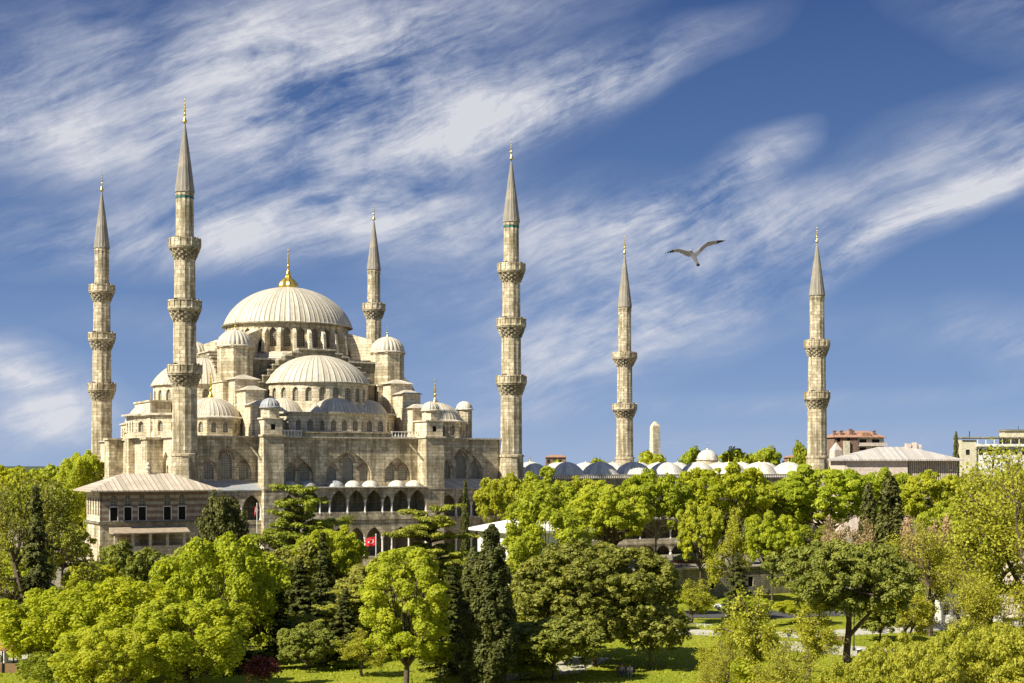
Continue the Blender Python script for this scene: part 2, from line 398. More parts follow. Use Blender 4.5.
def path(name, pts, wd, z=.012, m='paving'):
    g = MB(); n = len(pts)
    for i in range(n-1):
        a = Vector(pts[i]+(0,)); b = Vector(pts[i+1]+(0,)); d = (b-a).normalized(); s_ = Vector((-d.y, d.x, 0))*wd/2
        e = d*wd*.25; zt = z+.004*i
        g.add([(p.x, p.y, zt) for p in (a-s_-e, b-s_+e, b+s_+e, a+s_-e)], [(0, 1, 2, 3)])
    struct(name, g, m)
path('path', [at(480, 178), at(640, 171), at(720, 168), at(800, 166), at(905, 172), at(1050, 180)], 5.5)
path('footpath', [at(500, 133), at(560, 137), at(590, 146)], 4.0, .03)
path('plaza', [at(735, 158), at(790, 156), at(868, 151)], 8, .04)
path('left_path', [at(-60, 138), at(20, 143), at(60, 150)], 6, .03)
path('road', [at(640, 190), at(760, 188), at(1100, 206)], 9, .05, 'asphalt')

# ================================================================== the mosque hall
hall = root('mosque', 'large pale stone mosque with cascading ribbed lead domes and a gold finial', 'mosque', (P2[0], P2[1], 0), UA)
CC, CT = 27.4, 31.0
BZ = 3.5
def wallpart(name, p0, p1, z0, z1, wins=(), m='stone', depth=.35, wkind='window_glass', back=True, parent=hall, recess=None, vo=False, wname='window'):
    """wall from p0 to p1 (outward normal to the right of travel) with arched windows (u, z, w, h)"""
    L = math.dist(p0, p1); th = math.atan2(p1[1]-p0[1], p1[0]-p0[0])
    mb = MB()
    holes = [arch(u, z-z0, w_, h) if k != 'r' else rect(u, z-z0, w_, h) for (u, z, w_, h, *k_) in wins for k in [k_[0] if k_ else 'a']]
    mb.panel([(0, 0), (L, 0), (L, z1-z0), (0, z1-z0)], holes, (p0[0], p0[1], z0), th, depth)
    o = part(name, mb, m, parent)
    for (u, z, w_, h, *k_) in wins:
        kk = k_[0] if k_ else 'a'
        window(o, p0[0]+u*cos(th), p0[1]+u*sin(th), z, th, w_, h, depth, wkind, kk != 'r', wname)
    return o
def evenwin(L, n, z, w_, h): return [((i+.5)*L/n, z, w_, h) for i in range(n)]

TF = -3.1   # front plane of the towers and galleries
WT = .5     # plane of the main wall
T1 = (11.7, 15.0); T2 = (39.8, 43.1)
# ---- main north-east wall with blind arches
def blind(o, cx, z0, w_, h, wins, p0, th, dep=.45):
    """back of a blind arch recess with windows in it, as one more panel"""
    mb = MB(); x0 = p0[0]-dep*sin(th); y0 = p0[1]+dep*cos(th)
    hs = [arch(u, z, ww, hh) for (u, z, ww, hh) in wins]
    mb.panel(arch(cx, z0, w_, h), hs, (x0, y0, 0), th, .3, outrev=False)
    q = part('blind_arch', mb, 'stone', o)
    vb = MB()
    for (u, z, ww, hh) in wins:
        window(q if False else o, x0+u*cos(th), y0+u*sin(th), z, th, ww, hh, .3, 'window_grille')
        rs = min(ww*.62, hh*.8); vous(vb, (x0, y0, 0), th, u, z+hh-rs, ww, rs)
    part('voussoir', vb, 'red_stone', o)
def bigwall(name, s0, s1, z0, z1, arches, m='stone', t=WT, outer=None):
    mb = MB(); mb.panel(outer or [(s0, z0), (s1, z0), (s1, z1), (s0, z1)], [arch(a[0], a[1], a[2], a[3]) for a in arches], (0, t, 0), 0, .45, outrev=False)
    o = part(name, mb, m, hall)
    for a in arches: blind(o, a[0], a[1], a[2], a[3], a[4], (0, t, 0), 0)
    return o
def three(c, zb, zt, w1, w2): return [(c, zb, w1, zt-zb), (c-w2, zb, 1.55, (zt-zb)*.62), (c+w2, zb, 1.55, (zt-zb)*.62)]
bigwall('wall', 0, T1[0], BZ, 24.3, [(6.9, 17.5, 7.9, 5.4, three(6.9, 17.7, 21.9, 1.8, 2.8))])
bigwall('wall', T1[1], T2[0], BZ, 25.1, [(CC-8.7, 17.1, 5.0, 4.1, [(CC-9.9, 17.3, 1.6, 2.6), (CC-7.5, 17.3, 1.6, 2.6)]),
        (CC, 17.1, 8.0, 5.3, three(CC, 17.3, 21.4, 1.9, 2.85)), (CC+8.7, 17.1, 5.0, 4.1, [(CC+7.5, 17.3, 1.6, 2.6), (CC+9.9, 17.3, 1.6, 2.6)])],
        outer=[(T1[1], BZ), (T2[0], BZ), (T2[0], 24.3), (T2[0]-4.9, 24.3), (T2[0]-4.9, 25.1), (T1[1]+4.3, 25.1), (T1[1]+4.3, 24.3), (T1[1], 24.3)])
bigwall('wall', T2[1], 55.5, BZ, 24.3, [(48.2, 17.5, 7.9, 5.4, three(48.2, 17.7, 21.9, 1.8, 2.8))])
# ---- hall body (qibla side, far side, courtyard side) and its roofs
mb = MB(); mb.panel([(0, BZ), (61, BZ), (61, 24.3), (0, 24.3)], [arch(7.2, 15, 4.6, 7.2), arch(24.5, 15.5, 4, 6.4), arch(50, 15, 4.6, 7.2)], (0, 61.5, 0), -PI/2, .6)
ow = part('wall', mb, 'stone_clean', hall)
for u in (7.2, 24.5, 50):
    mb = MB(); hs = [arch(u-.9, 15.4, 1.1, 4.6), arch(u+.9, 15.4, 1.1, 4.6)]
    mb.panel(arch(u, 15 if u != 24.5 else 15.5, 4.6, 7.2), hs, (.5, 61.5, 0), -PI/2, .3, outrev=False)
    part('blind_arch', mb, 'stone_clean', ow)
    for q in (-.9, .9): window(ow, .5, 61.5-(u+q), 15.4, -PI/2, 1.1, 4.6, .3, 'window_grille')
mb = MB(); mb.panel([(0, BZ), (55.5, BZ), (55.5, 24.3), (0, 24.3)], [], (55.5, 61.5, 0), PI)
mb.panel([(0, BZ), (61, BZ), (61, 24.3), (0, 24.3)], [], (55.5, .5, 0), PI/2); part('wall', mb, 'stone', hall)
mb = MB(); mb.box(-.35, 55.9, .1, 61.9, 24.3, 24.55); part('roof', mb, 'lead_flat', hall)
mb = MB(); mb.box(T1[1]+4.32, T2[0]-4.92, .52, 1.4, 24.56, 25.15)
mb.box(T1[1]+4.3, T2[0]-4.9, 0.15, 1.5, 25.16, 25.32); part('cornice', mb, 'stone', hall)
# openwork balustrades at the two ends of the central parapet
for a, b in ((T1[1]+.1, T1[1]+4.2), (T2[0]-4.8, T2[0]-.1)):
    mb = MB(); mb.box(a, b, .2, .44, 24.56, 24.66); mb.box(a, b, .18, .46, 25.4, 25.56)
    n = int((b-a)/.55)
    for i in range(n+1):
        x = a+.1+(b-a-.2)*i/n; mb.lathe([(.1, 24.64), (.16, 24.85), (.09, 25.1), (.12, 25.42)], 6, x, .32)
    part('balustrade', mb, 'marble', hall)
# qibla side buttress piers
for (t0, t1, pr, zt) in ((13.2, 16.5, 2.6, 24.1), (32.6, 35.6, 1.1, 25.6), (41.3, 44.8, 2.6, 24.4)):
    mb = MB(); mb.box(-pr, -.01, t0, t1, BZ, zt); mb.box(-pr-.25, -.02, t0-.25, t1+.25, zt, zt+.35)
    mb.box(-pr-.12, -.03, t0-.12, t1+.12, 12.5, 12.9); part('buttress', mb, 'stone', hall)
# stair tower with tall windows on the qibla side
wl = wallpart('stair_block', (.6, 35.2), (.6, 24.2), 24.56, 30.7, [(3.3, 25.8, .75, 3.6), (5.5, 25.8, .75, 4.5), (7.7, 25.8, .75, 3.6)], 'stone_clean')
mb = MB(); mb.box(.97, 4.2, 24.2, 35.2, 24.56, 30.7); mb.box(.4, 4.4, 24, 35.4, 30.71, 31.0); part('stair_block', mb, 'stone', hall)

# ---- towers on the front
def fronttower(a, b):
    mb = MB(); mb.box(a, b, TF, WT+1.2, BZ, 24.4); mb.box(a-.2, b+.2, TF-.2, WT+1.3, 24.4, 24.75)
    mb.box(a-.06, b+.06, TF-.06, WT, 15.9, 16.2)
    part('tower', mb, 'stone', hall)
    c = (a+b)/2
    o = wallpart('lantern_room', (a+.15, TF+.3), (b-.15, TF+.3), 24.75, 27.2, [(1.5, 25.5, .75, .9, 'r')], 'stone_clean', .3, 'dark_opening')
    mb = MB(); mb.box(a+.15, b-.15, TF+.61, 2.0, 24.75, 27.2); mb.box(a-.1, b+.1, TF+.1, 2.2, 27.2, 27.42); part('lantern_room', mb, 'stone_clean', hall)
    mb = MB(); mb.lathe([(1.45, 27.42), (1.45, 29.0), (1.6, 29.05), (1.6, 29.2)], 8, c, TF+1.9, ph=PI/8); part('lantern_drum', mb, 'stone_clean', hall)
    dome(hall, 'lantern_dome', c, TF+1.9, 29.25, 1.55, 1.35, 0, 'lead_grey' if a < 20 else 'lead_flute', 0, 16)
    # stepped piers climbing to the weight turret
    for (t0, t1, z1, hw) in ((2.3, 6.4, 29.6, 1.75), (6.4, 11.0, 32.2, 1.6), (11.0, 15.2, 34.2, 2.0)):
        mb = MB(); mb.box(c-hw, c+hw, t0, t1, 24.56, z1); part('stepped_pier', mb, 'stone_clean', hall)
        mb = MB(); mb.prism([(c-hw-.4, t0-.4), (c+hw+.4, t0-.4), (c+hw+.4, t1), (c-hw-.4, t1)], z1, z1+.75, .25); part('pier_roof', mb, 'lead_flat', hall)
    # drain spout
    mb = MB(); mb.tube([(a-1.6, WT-.3, 23.4), (a-.1, TF+1.2, 20.8)], .16); part('spout', mb, 'stone_old', hall)
fronttower(*T1); fronttower(*T2)

# ---- two-storey gallery between the towers
def arcade(parent, s0, widths, z0, zs, z1, t, gap=.55, m='stone', colr=.17, name='arcade', back=2.9, colm='marble', backm='stone_old'):
    """row of pointed arches on columns; widths = span of every bay, returns end s"""
    s_ = s0; out = [(s0, z1)]; pts = []; x = s0
    bot = [(s0, zs)]
    for w_ in widths:
        ww = w_-gap; cx = x+w_/2; rise = min(ww*.62, z1-zs-.25)
        bot.append((cx-ww/2, zs))
        for i in range(1, 8): u = i/7; bot.append((cx-ww/2*(1-u**2.1), zs+rise*u)) if i < 7 else bot.append((cx, zs+rise))
        for i in range(6, -1, -1): u = i/7; bot.append((cx+ww/2*(1-u**2.1), zs+rise*u))
        x += w_
    bot.append((x, zs)); loop = bot+[(x, z1), (s0, z1)]
    mb = MB(); mb.panel(loop, [], (0, t, 0), 0, .5); o = part(name, mb, m, parent)
    x = s0; cm = MB(); cm.lathe([(colr*1.5, z0), (colr*1.5, z0+.25), (colr, z0+.35), (colr*.9, zs-.5), (colr*1.1, zs-.45), (colr*1.9, zs-.02)], 10)
    me = cm.mesh('column', colm)
    for i in range(len(widths)+1):
        if i: x += widths[i-1]
        put('column', me, o, (x, t+.25, 0))
    return o, x
bays = [3.05, 3.05, 1.65, 3.05, 3.05, 3.05, 1.65, 3.05, 3.05]
sc_ = (T2[0]-T1[1])/sum(bays); bays = [b*sc_ for b in bays]
arcade(hall, T1[1], bays, 12.0, 14.3, 16.2, TF+.05)
arcade(hall, T1[1], bays, 5.0, 8.2, 11.0, TF+.05, .5)
mb = MB(); mb.box(T1[1]+.01, T2[0]-.01, TF-.1, WT-.02, 11.0, 11.45); mb.box(T1[1]+.01, T2[0]-.01, TF+.1, TF+.3, 11.45, 12.3); part('gallery_floor', mb, 'stone', hall)
mb = MB(); mb.box(T1[1]+.01, T2[0]-.01, TF-.35, WT-.02, 16.2, 16.4); part('gallery_roof', mb, 'lead_flat', hall)
mb = MB(); mb.box(T1[1]+.01, T2[0]-.01, TF-.2, WT-.02, BZ, 5.0); part('gallery_plinth', mb, 'stone', hall)
x = T1[1]
for i, b in enumerate(bays):
    if b > 2: dome(hall, 'gallery_dome', x+b/2, -1.35, 16.45, 1.42, .95, 0, 'lead_grey' if i < 4 else 'lead_court', 0)
    x += b
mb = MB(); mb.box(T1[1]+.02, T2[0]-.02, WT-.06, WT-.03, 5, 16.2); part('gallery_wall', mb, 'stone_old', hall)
# side galleries with lean-to lead roofs
for (a, b, nb) in ((2.2, T1[0], 3), (T2[1], 54.6, 4)):
    mb = MB()
    mb.add([(a, TF+1, 16.0), (b, TF+1, 16.0), (b, WT-.01, 17.5), (a, WT-.01, 17.5), (a, TF+1, 15.8), (b, TF+1, 15.8), (b, WT-.01, 15.8), (a, WT-.01, 15.8)],
           [(0, 1, 2, 3), (0, 4, 5, 1), (4, 7, 6, 5), (0, 3, 7, 4), (1, 5, 6, 2)]); part('gallery_roof', mb, 'lead_grey' if a < 20 else 'lead_flat', hall)
    arcade(hall, a, [(b-a)/nb]*nb, 11.2, 13.6, 15.8, TF+1.2, .6)
    arcade(hall, a, [(b-a)/nb]*nb, 5.0, 7.6, 10.6, TF+1.2, .6)
    mb = MB(); mb.box(a, b, TF+1.1, WT-.02, 10.6, 11.2); part('gallery_floor', mb, 'stone', hall)
    mb = MB(); mb.box(a, b, WT-.08, WT-.04, 5, 15.8); part('gallery_wall', mb, 'stone_old', hall)

# ---- middle storey: polygonal blocks with windows carrying the exedras
def midblock(ang, m='stone'):
    """one side; built as if towards -t then turned about the centre of the hall"""
    ca, sa = cos(ang), sin(ang)
    def T(x, y): x -= CC; y -= CT; return (CC+x*ca-y*sa, CT+x*sa+y*ca)
    pl = [(CC-11.5, 13), (CC-11.5, 8.2), (CC-8.3, 4.4), (CC-4.3, 4.4), (CC-2.9, 2.4), (CC+2.9, 2.4), (CC+4.3, 4.4), (CC+8.3, 4.4), (CC+11.5, 8.2), (CC+11.5, 13)]
    q = [T(*p) for p in pl]
    for i in range(len(q)-1):
        L = math.dist(q[i], q[i+1]); n = max(1, round(L/2.0))
        if L < 2.6: n = 1
        wallpart('clerestory', q[i], q[i+1], 24.56, 28.4, evenwin(L, n, 25.6, .95, 1.9), m, .35, 'window_grille')
    mb = MB(); ins = [((x-CC)*1.03+CC, (y-CT)*1.015+CT) for x, y in q]
    mb.prism(ins, 28.4, 28.72); part('roof', mb, 'lead_flat', hall)
    for (x, y, r_) in ((CC, 6.7, 4.2), (CC-7.7, 11.0, 3.7), (CC+7.7, 11.4, 3.5)):
        X, Y = T(x, y); dome(hall, 'exedra_dome', X, Y, 28.95, r_, 2.3, 0, 'lead_small', 0, k=.1)
    for x in (CC-3.9, CC+3.9):
        X, Y = T(x, 5.6); mb = MB(); mb.lathe([(1.5, 0), (.05, 1.6)], 12); part('pyramid_roof', mb, 'lead_small', hall, (X, Y, 28.7))
    # half dome
    hx, hy = T(CC, 15.5); n = 24; r_ = 8.9; mb0 = MB(); a0 = ang-PI/2
    o = None
    for i in range(n):
        b0 = a0-PI*.62+2*PI*i/n; b1 = b0+2*PI/n
        if b0-a0 > PI*.62: break
        p0 = (hx+r_*cos(b0), hy+r_*sin(b0)); p1 = (hx+r_*cos(b1), hy+r_*sin(b1)); L = math.dist(p0, p1)
        th = math.atan2(p1[1]-p0[1], p1[0]-p0[0])
        mb0.panel([(0, 0), (L, 0), (L, 5.2), (0, 5.2)], [arch(L/2, 1.95, 1.15, 2.45)], (p0[0], p0[1], 28.72), th, .4)
        if o is None: pend = []
        pend.append(((p0[0]+p1[0])/2, (p0[1]+p1[1])/2, th)); o = 1
    o = part('half_dome_drum', mb0, m, hall)
    for (X, Y, th) in pend: window(o, X, Y, 28.72+1.95, th, 1.15, 2.45, .4, 'window_grille')
    mb = MB(); mb.lathe([(8.3, 28.8), (8.3, 33.9)], 24, hx, hy); part('drum_core', mb, 'stone_old', hall)
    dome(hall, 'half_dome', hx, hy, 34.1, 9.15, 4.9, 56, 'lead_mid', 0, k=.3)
    # stepped arch wall behind the half dome
    for sgn in (-1, 1):
        for k, (x0, x1, zt) in enumerate(((0, 3.4, 39.9), (3.4, 4.6, 39.3), (4.6, 5.8, 38.7), (5.8, 7.0, 37.9), (7.0, 8.0, 37.0), (8.0, 8.9, 36.1), (8.9, 9.8, 35.1), (9.8, 10.7, 34.0))):
            xs = sorted((CC+sgn*x0, CC+sgn*x1)); t0 = 15.4-.03*k
            c4 = [T(xs[0], t0), T(xs[1], t0), T(xs[1], 17.6), T(xs[0], 17.6)]
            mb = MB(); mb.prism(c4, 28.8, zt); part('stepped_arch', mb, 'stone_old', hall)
            c4 = [T(xs[0]-.05, t0-.25), T(xs[1]+.05, t0-.25), T(xs[1]+.05, 17.7), T(xs[0]-.05, 17.7)]
            mb = MB(); mb.prism(c4, zt, zt+.22+.002*k); part('step_cap', mb, 'lead_flat', hall)
for a in (0, -PI/2, PI, PI/2): midblock(a, 'stone_clean' if a in (0, -PI/2) else 'stone')
# ---- central cube, drum, main dome
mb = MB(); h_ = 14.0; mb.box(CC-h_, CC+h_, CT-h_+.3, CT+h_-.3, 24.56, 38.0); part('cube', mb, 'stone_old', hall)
mb = MB(); mb.box(CC-h_-.3, CC+h_+.3, CT-h_, CT+h_, 38.0, 38.35); part('roof', mb, 'lead_flat', hall)
mb = MB(); mb.lathe([(14.4, 38.36), (13.4, 39.6), (12.2, 39.9)], 8, CC, CT, ph=PI/8); part('roof', mb, 'lead_flat', hall)
n = 28; r_ = 11.2; mb = MB(); wl = []
for i in range(n):
    b0 = 2*PI*i/n; b1 = 2*PI*(i+1)/n
    p0 = (CC+r_*cos(b0), CT+r_*sin(b0)); p1 = (CC+r_*cos(b1), CT+r_*sin(b1)); L = math.dist(p0, p1); th = math.atan2(p1[1]-p0[1], p1[0]-p0[0])
    mb.panel([(0, 0), (L, 0), (L, 5.8), (0, 5.8)], [arch(L/2, 1.5, 1.3, 3.4)], (p0[0], p0[1], 39.3), th, .5)
    wl.append(((p0[0]+p1[0])/2, (p0[1]+p1[1])/2, th))
drum = part('drum', mb, 'stone', hall)
for (X, Y, th) in wl: window(drum, X, Y, 40.8, th, 1.3, 3.4, .5)
bt = MB(); bt.add([(-.28, -1.5, 0), (.28, -1.5, 0), (.28, .3, 0), (-.28, .3, 0), (-.28, -1.1, 3.5), (.28, -1.1, 3.5), (.28, .3, 4.6), (-.28, .3, 4.6)],
    [(0, 3, 2, 1), (4, 5, 6, 7), (0, 1, 5, 4), (1, 2, 6, 5), (2, 3, 7, 6), (3, 0, 4, 7)])
btm = bt.mesh('drum_buttress', 'stone_clean')
for i in range(n):
    b = 2*PI*i/n; put('drum_buttress', btm, drum, (CC+r_*cos(b), CT+r_*sin(b), 39.7), b+PI/2)
mb = MB(); mb.lathe([(11.3, 44.85), (11.8, 44.95), (11.8, 45.2), (11.2, 45.25)], 56, CC, CT); part('cornice', mb, 'stone_old', hall)
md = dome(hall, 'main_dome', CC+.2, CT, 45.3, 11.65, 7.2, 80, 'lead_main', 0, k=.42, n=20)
mb = MB(); mb.lathe([(1.75, 6.95), (1.75, 7.1), (1.78, 7.5), (1.6, 8.05), (1.15, 8.6), (.6, 9.05), (.3, 9.6)], 24, mod=lambda j, i: 1+(.05 if i % 2 else -.03)); part('finial_bulb', mb, 'gold', md)
finial(md, 0, 0, 9.5, 4.9, 'gold', .42)
# ---- four weight turrets with flying buttress arches
for (x, y) in ((13.6, 18), (41.8, 18), (13.6, 44), (41.8, 44)):
    mb = MB(); mb.box(x-3.2, x+3.2, y-3.4, y+3.4, 24.56, 33.9); mb.box(x-3.4, x+3.4, y-3.6, y+3.6, 33.9, 34.15); part('turret_base', mb, 'stone_clean', hall)
    mb = MB(); mb.lathe([(3.0, 34.1), (3.0, 39.8), (3.25, 39.9), (3.25, 40.2), (3, 40.25)], 8, ph=PI/8); part('turret', mb, 'stone', hall, (x, y, 0))
    dome(hall, 'turret_dome', x, y, 40.35, 3.05, 2.7, 0, 'lead_flute', 2.2, 24, k=.7)
    dxx, dyy = CC-x, CT-y; L = math.hypot(dxx, dyy); ux, uy = dxx/L, dyy/L; th = math.atan2(uy, ux)
    mb = MB(); mb.panel([(0, -2.2), (0, 3.0), (L-11.0, 4.7), (L-11.0, 3.2)]+[(2.3+(L-13.3)*cos(q*.17), -.9+4.0*sin(q*.17)) for q in range(8, -1, -1)], [], (x+1.0*ux, y+1.0*uy, 39.4), th, .1)
    pts2 = [(0, -1.2), (0, 2.4), (L-11.6, 4.6), (L-11.6, -1.2), (L-12.4, -1.2), (L-12.4, 1.2), (L-13.4, 2.2), (L-14.6, 1.6), (L-15.2, .2), (L-15.4, -1.2)]
    mb = MB(); nn = len(pts2); hw = .8
    base = [(x+ux*(2.6+a), y+uy*(2.6+a), 40.0+b) for a, b in pts2]
    A = [(p[0]-uy*hw, p[1]+ux*hw, p[2]) for p in base]; B = [(p[0]+uy*hw, p[1]-ux*hw, p[2]) for p in base]
    tr = tessellate_polygon([[Vector((a, b, 0)) for a, b in pts2]])
    mb.add(A+B, [tuple(t) for t in tr]+[tuple(nn+i for i in t) for t in tr]+[(i, (i+1) % nn, nn+(i+1) % nn, nn+i) for i in range(nn)])
    part('flying_buttress', mb, 'stone_clean', hall)
# ---- corner domes
for (x, y, gold) in ((7.3, 11, 1), (48.0, 11, 1), (7.3, 51, 0), (48, 51, 0)):
    mb = MB(); wl = []
    for i in range(8):
        b0 = PI/8+PI/4*i; b1 = b0+PI/4; r_ = 5.5
        p0 = (x+r_*cos(b0), y+r_*sin(b0)); p1 = (x+r_*cos(b1), y+r_*sin(b1)); L = math.dist(p0, p1); th = math.atan2(p1[1]-p0[1], p1[0]-p0[0])
        mb.panel([(0, 0), (L, 0), (L, 2.9), (0, 2.9)], [arch(L*.27, .6, .85, 1.8), arch(L*.73, .6, .85, 1.8)], (p0[0], p0[1], 24.56), th, .3)
        for q in (.27, .73): wl.append((p0[0]+L*q*cos(th), p0[1]+L*q*sin(th), th))
    o = part('corner_drum', mb, 'stone', hall)
    for (X, Y, th) in wl: window(o, X, Y, 25.16, th, .85, 1.8, .3, 'window_grille')
    mb = MB(); mb.lathe([(5.8, 27.46), (5.8, 27.65), (4.9, 27.9)], 8, x, y, ph=PI/8); part('roof', mb, 'lead_flat', hall)
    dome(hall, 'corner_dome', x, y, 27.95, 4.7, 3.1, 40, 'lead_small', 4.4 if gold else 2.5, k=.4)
mb = MB(); mb.lathe([(1.45, 24.56), (1.45, 29.8), (1.6, 29.9), (1.6, 30.05)], 8); part('stair_turret', mb, 'stone', hall, (54.3, 12, 0))
dome(hall, 'stair_turret_dome', 54.3, 12, 30.15, 1.5, 1.3, 0, 'lead_court')
mb = MB(); mb.lathe([(1.45, 24.56), (1.45, 29.8), (1.6, 29.9), (1.6, 30.05)], 8); part('stair_turret', mb, 'stone', hall, (54.3, 51, 0))
dome(hall, 'stair_turret_dome', 54.3, 51, 30.15, 1.5, 1.3, 0, 'lead_court')

# ================================================================== minarets
def minaret(x, y, label, zc, tip, ftip, rails, rad, rb, zb, ring=21.5, dz=0):
    """rad: shaft radius from the top section down; rails: parapet tops from the top down"""
    o = root('minaret', label, 'minaret', (x, y, zb), UA, 'slender minarets round the mosque')
    H = lambda z: z-zb
    zs = [zc]+[z-1.3 for z in rails]
    fl = lambda j, i: 1.0+(.028 if i % 2 else -.02)
    for k in range(len(rails)+1):
        top = zc if k == 0 else rails[k-1]-2.0
        bot = rails[k]-1.2 if k < len(rails) else ring
        mb = MB(); r1 = rad[k]
        mb.lathe([(r1*1.02, H(bot)), (r1*.985, H(top)-.6), (r1*1.05, H(top)-.45), (r1*1.05, H(top)-.1), (r1, H(top))], 24, mod=fl)
        part('shaft', mb, 'minaret_stone', o)
    mb = MB(); rr = rad[-1]
    mb.lathe([(rr*1.7, 0), (rr*1.7, 5), (rr*1.5, H(ring)-9), (rr*1.2, H(ring)-3), (rr*1.12, H(ring)-.3), (rr*1.22, H(ring)-.15), (rr*1.22, H(ring)+.1), (rr*1.05, H(ring)+.25)], 12)
    part('base', mb, 'minaret_stone', o)
    for k, z in enumerate(rails):
        r0 = rad[k+1]; r1 = rb[k]; mb = MB(); z0 = H(z)-3.3; n = 48
        pr = [(r0, z0)]
        rows = 5; d = (H(z)-1.35-z0)/rows
        for q in range(rows):
            ra = r0+(r1-r0)*((q+1)/rows)**.8
            pr += [(ra-.03, z0+d*q+.12), (ra, z0+d*(q+1)-.02)]
        def mod(j, i, pr=pr):
            q = (j+1)//2
            return 1 if j == 0 else (.86 if (i//2+q) % 2 == 0 and j < len(pr)-2 else 1.0)
        mb.lathe(pr, n, mod=mod); b = part('balcony', mb, 'minaret_stone_dark', o)
        mb = MB(); zt = H(z)
        mb.lathe([(r1-.1, zt-1.36), (r1+.08, zt-1.34), (r1+.08, zt-1.15), (r1-.02, zt-1.12), (r1-.02, zt-.16), (r1+.06, zt-.14), (r1+.06, zt), (r1-.16, zt), (r1-.16, zt-1.0), (r0*.9, zt-1.0)], 32)
        for i in range(16):
            a = 2*PI*(i+.5)/16; c_, s_ = cos(a), sin(a); r2 = r1+.0
            mb.add([(r2*c_-s_*q+c_*e, r2*s_+c_*q+s_*e, zt+zq) for zq in (-1.2, .1) for q, e in ((-.11, -.1), (.11, -.1), (.11, .1), (-.11, .1))],
                   [(0, 3, 2, 1), (4, 5, 6, 7), (0, 1, 5, 4), (1, 2, 6, 5), (2, 3, 7, 6), (3, 0, 4, 7)])
        part('parapet', mb, 'minaret_stone', b)
        # loudspeakers and a doorway on the shaft above the balcony
        mb = MB(); ru = rad[k]
        for a in (3.6, 5.6):
            mb.add([((ru-.1+e)*cos(a)-q*sin(a), (ru-.1+e)*sin(a)+q*cos(a), zt-.2+zq) for zq in (0, .45) for q, e in ((-.2, 0), (.2, 0), (.3, .75), (-.3, .75))],
                   [(0, 3, 2, 1), (4, 5, 6, 7), (0, 1, 5, 4), (1, 2, 6, 5), (2, 3, 7, 6), (3, 0, 4, 7)])
        part('loudspeaker', mb, 'dark_metal', b)
    r0 = rad[0]
    mb = MB(); mb.lathe([(r0*1.03, H(zc)-1.0), (r0*1.03, H(zc)-.6)], 24, mod=lambda j, i: 1.0+(.02 if i % 2 else -.06)); part('tile_band', mb, 'iznik_tile' if y < 260 and x < 10 else 'minaret_stone_dark', o)
    mb = MB(); Hc = tip-zc
    mb.lathe([(r0*.9, H(zc)), (r0*1.14, H(zc)), (r0*1.12, H(zc)+.2)]+[(r0*(1.08*(1-u)**.93)+.06*u, H(zc)+.2+(Hc-.2)*u) for u in [i/12 for i in range(13)]], 32, mod=lambda j, i: 1+(.05 if i % 2 and j > 2 else 0))
    s = part('spire', mb, 'lead_spire', o)
    finial(s, 0, 0, H(tip)-.1, ftip-tip, 'gold', .30)
    return o
z3 = [55.0, 45.4, 35.4]; rd3 = [1.33, 1.56, 1.70, 1.85]; rb3 = [2.4, 2.52, 2.62]
def P(s, t): return loc2w(s, t)
x, y = P(0, 0); minaret(x, y, 'tallest looking three balcony minaret, nearest, standing just behind the pavilion roof', 62.2, 73.2, 77.0, z3, rd3, rb3, TZ)
x, y = P(57.5, 0); minaret(x, y, 'three balcony minaret at the right end of the mosque front wall', 62.2, 73.3, 77.2, z3, rd3, rb3, TZ)
minaret(-79.6, 275, 'three balcony minaret at the far left, beside the bright green tree', 61.9, 73.2, 77.4, [54.8, 45.5, 35.7], rd3, rb3, TZ, 21.6)
x, y = P(57.5, 62); minaret(x, y, 'distant three balcony minaret rising behind the right side of the main dome', 61.4, 72.2, 75.9, [54.2, 44.8, 35.0], rd3, rb3, TZ)
minaret(26.4, 332, 'two balcony minaret to the left of the tall plain obelisk', 56.8, 69.5, 73.8, [46.2, 34.2], [1.5, 1.75, 1.95], [2.85, 2.85], TZ)
minaret(60.2, 279.7, 'two balcony minaret nearest the red roofed apartment block', 53.3, 64.0, 67.0, [44.5, 34.3], [1.4, 1.66, 1.84], [2.46, 2.5], TZ)

# ================================================================== courtyard
cy = root('mosque_courtyard', 'walled mosque courtyard roofed with a long row of low pale domes', 'courtyard', (P2[0], P2[1], 0), UA)
S0, S1 = 59.6, 126.2; L = S1-S0
wins = [(L*(i+.5)/12, 13.5, 1.2, 2.6) for i in range(12)]
wallpart('wall', (S0, WT), (S1, WT), TZ-.1, 17.9, wins, 'stone_old', .35, 'window_glass', parent=cy)
mb = MB(); mb.panel([(0, TZ), (61, TZ), (61, 17.9), (0, 17.9)], [], (S1, WT, 0), PI/2); mb.panel([(0, TZ), (L, TZ), (L, 17.9), (0, 17.9)], [], (S1, 61.5, 0), PI)
mb.panel([(0, TZ), (61, TZ), (61, 17.9), (0, 17.9)], [], (S0, 61.5, 0), -PI/2); part('wall', mb, 'stone_old', cy)
mb = MB()
mb.box(S0-.3, S1+.3, WT-.3, 8, 17.9, 18.2); mb.box(S0-.3, S1+.3, 54, 61.8, 17.9, 18.2); mb.box(S0-.3, S0+7, 8.01, 53.99, 17.9, 18.2); mb.box(S1-7, S1+.3, 8.01, 53.99, 17.9, 18.2); part('roof', mb, 'lead_flat', cy)
mb = MB()
for i in range(150):
    x = S0+L*(i+.5)/150; mb.box(x-.1, x+.1, WT-.45, WT-.31, 17.5, 17.85)
part('cornice', mb, 'marble', cy)
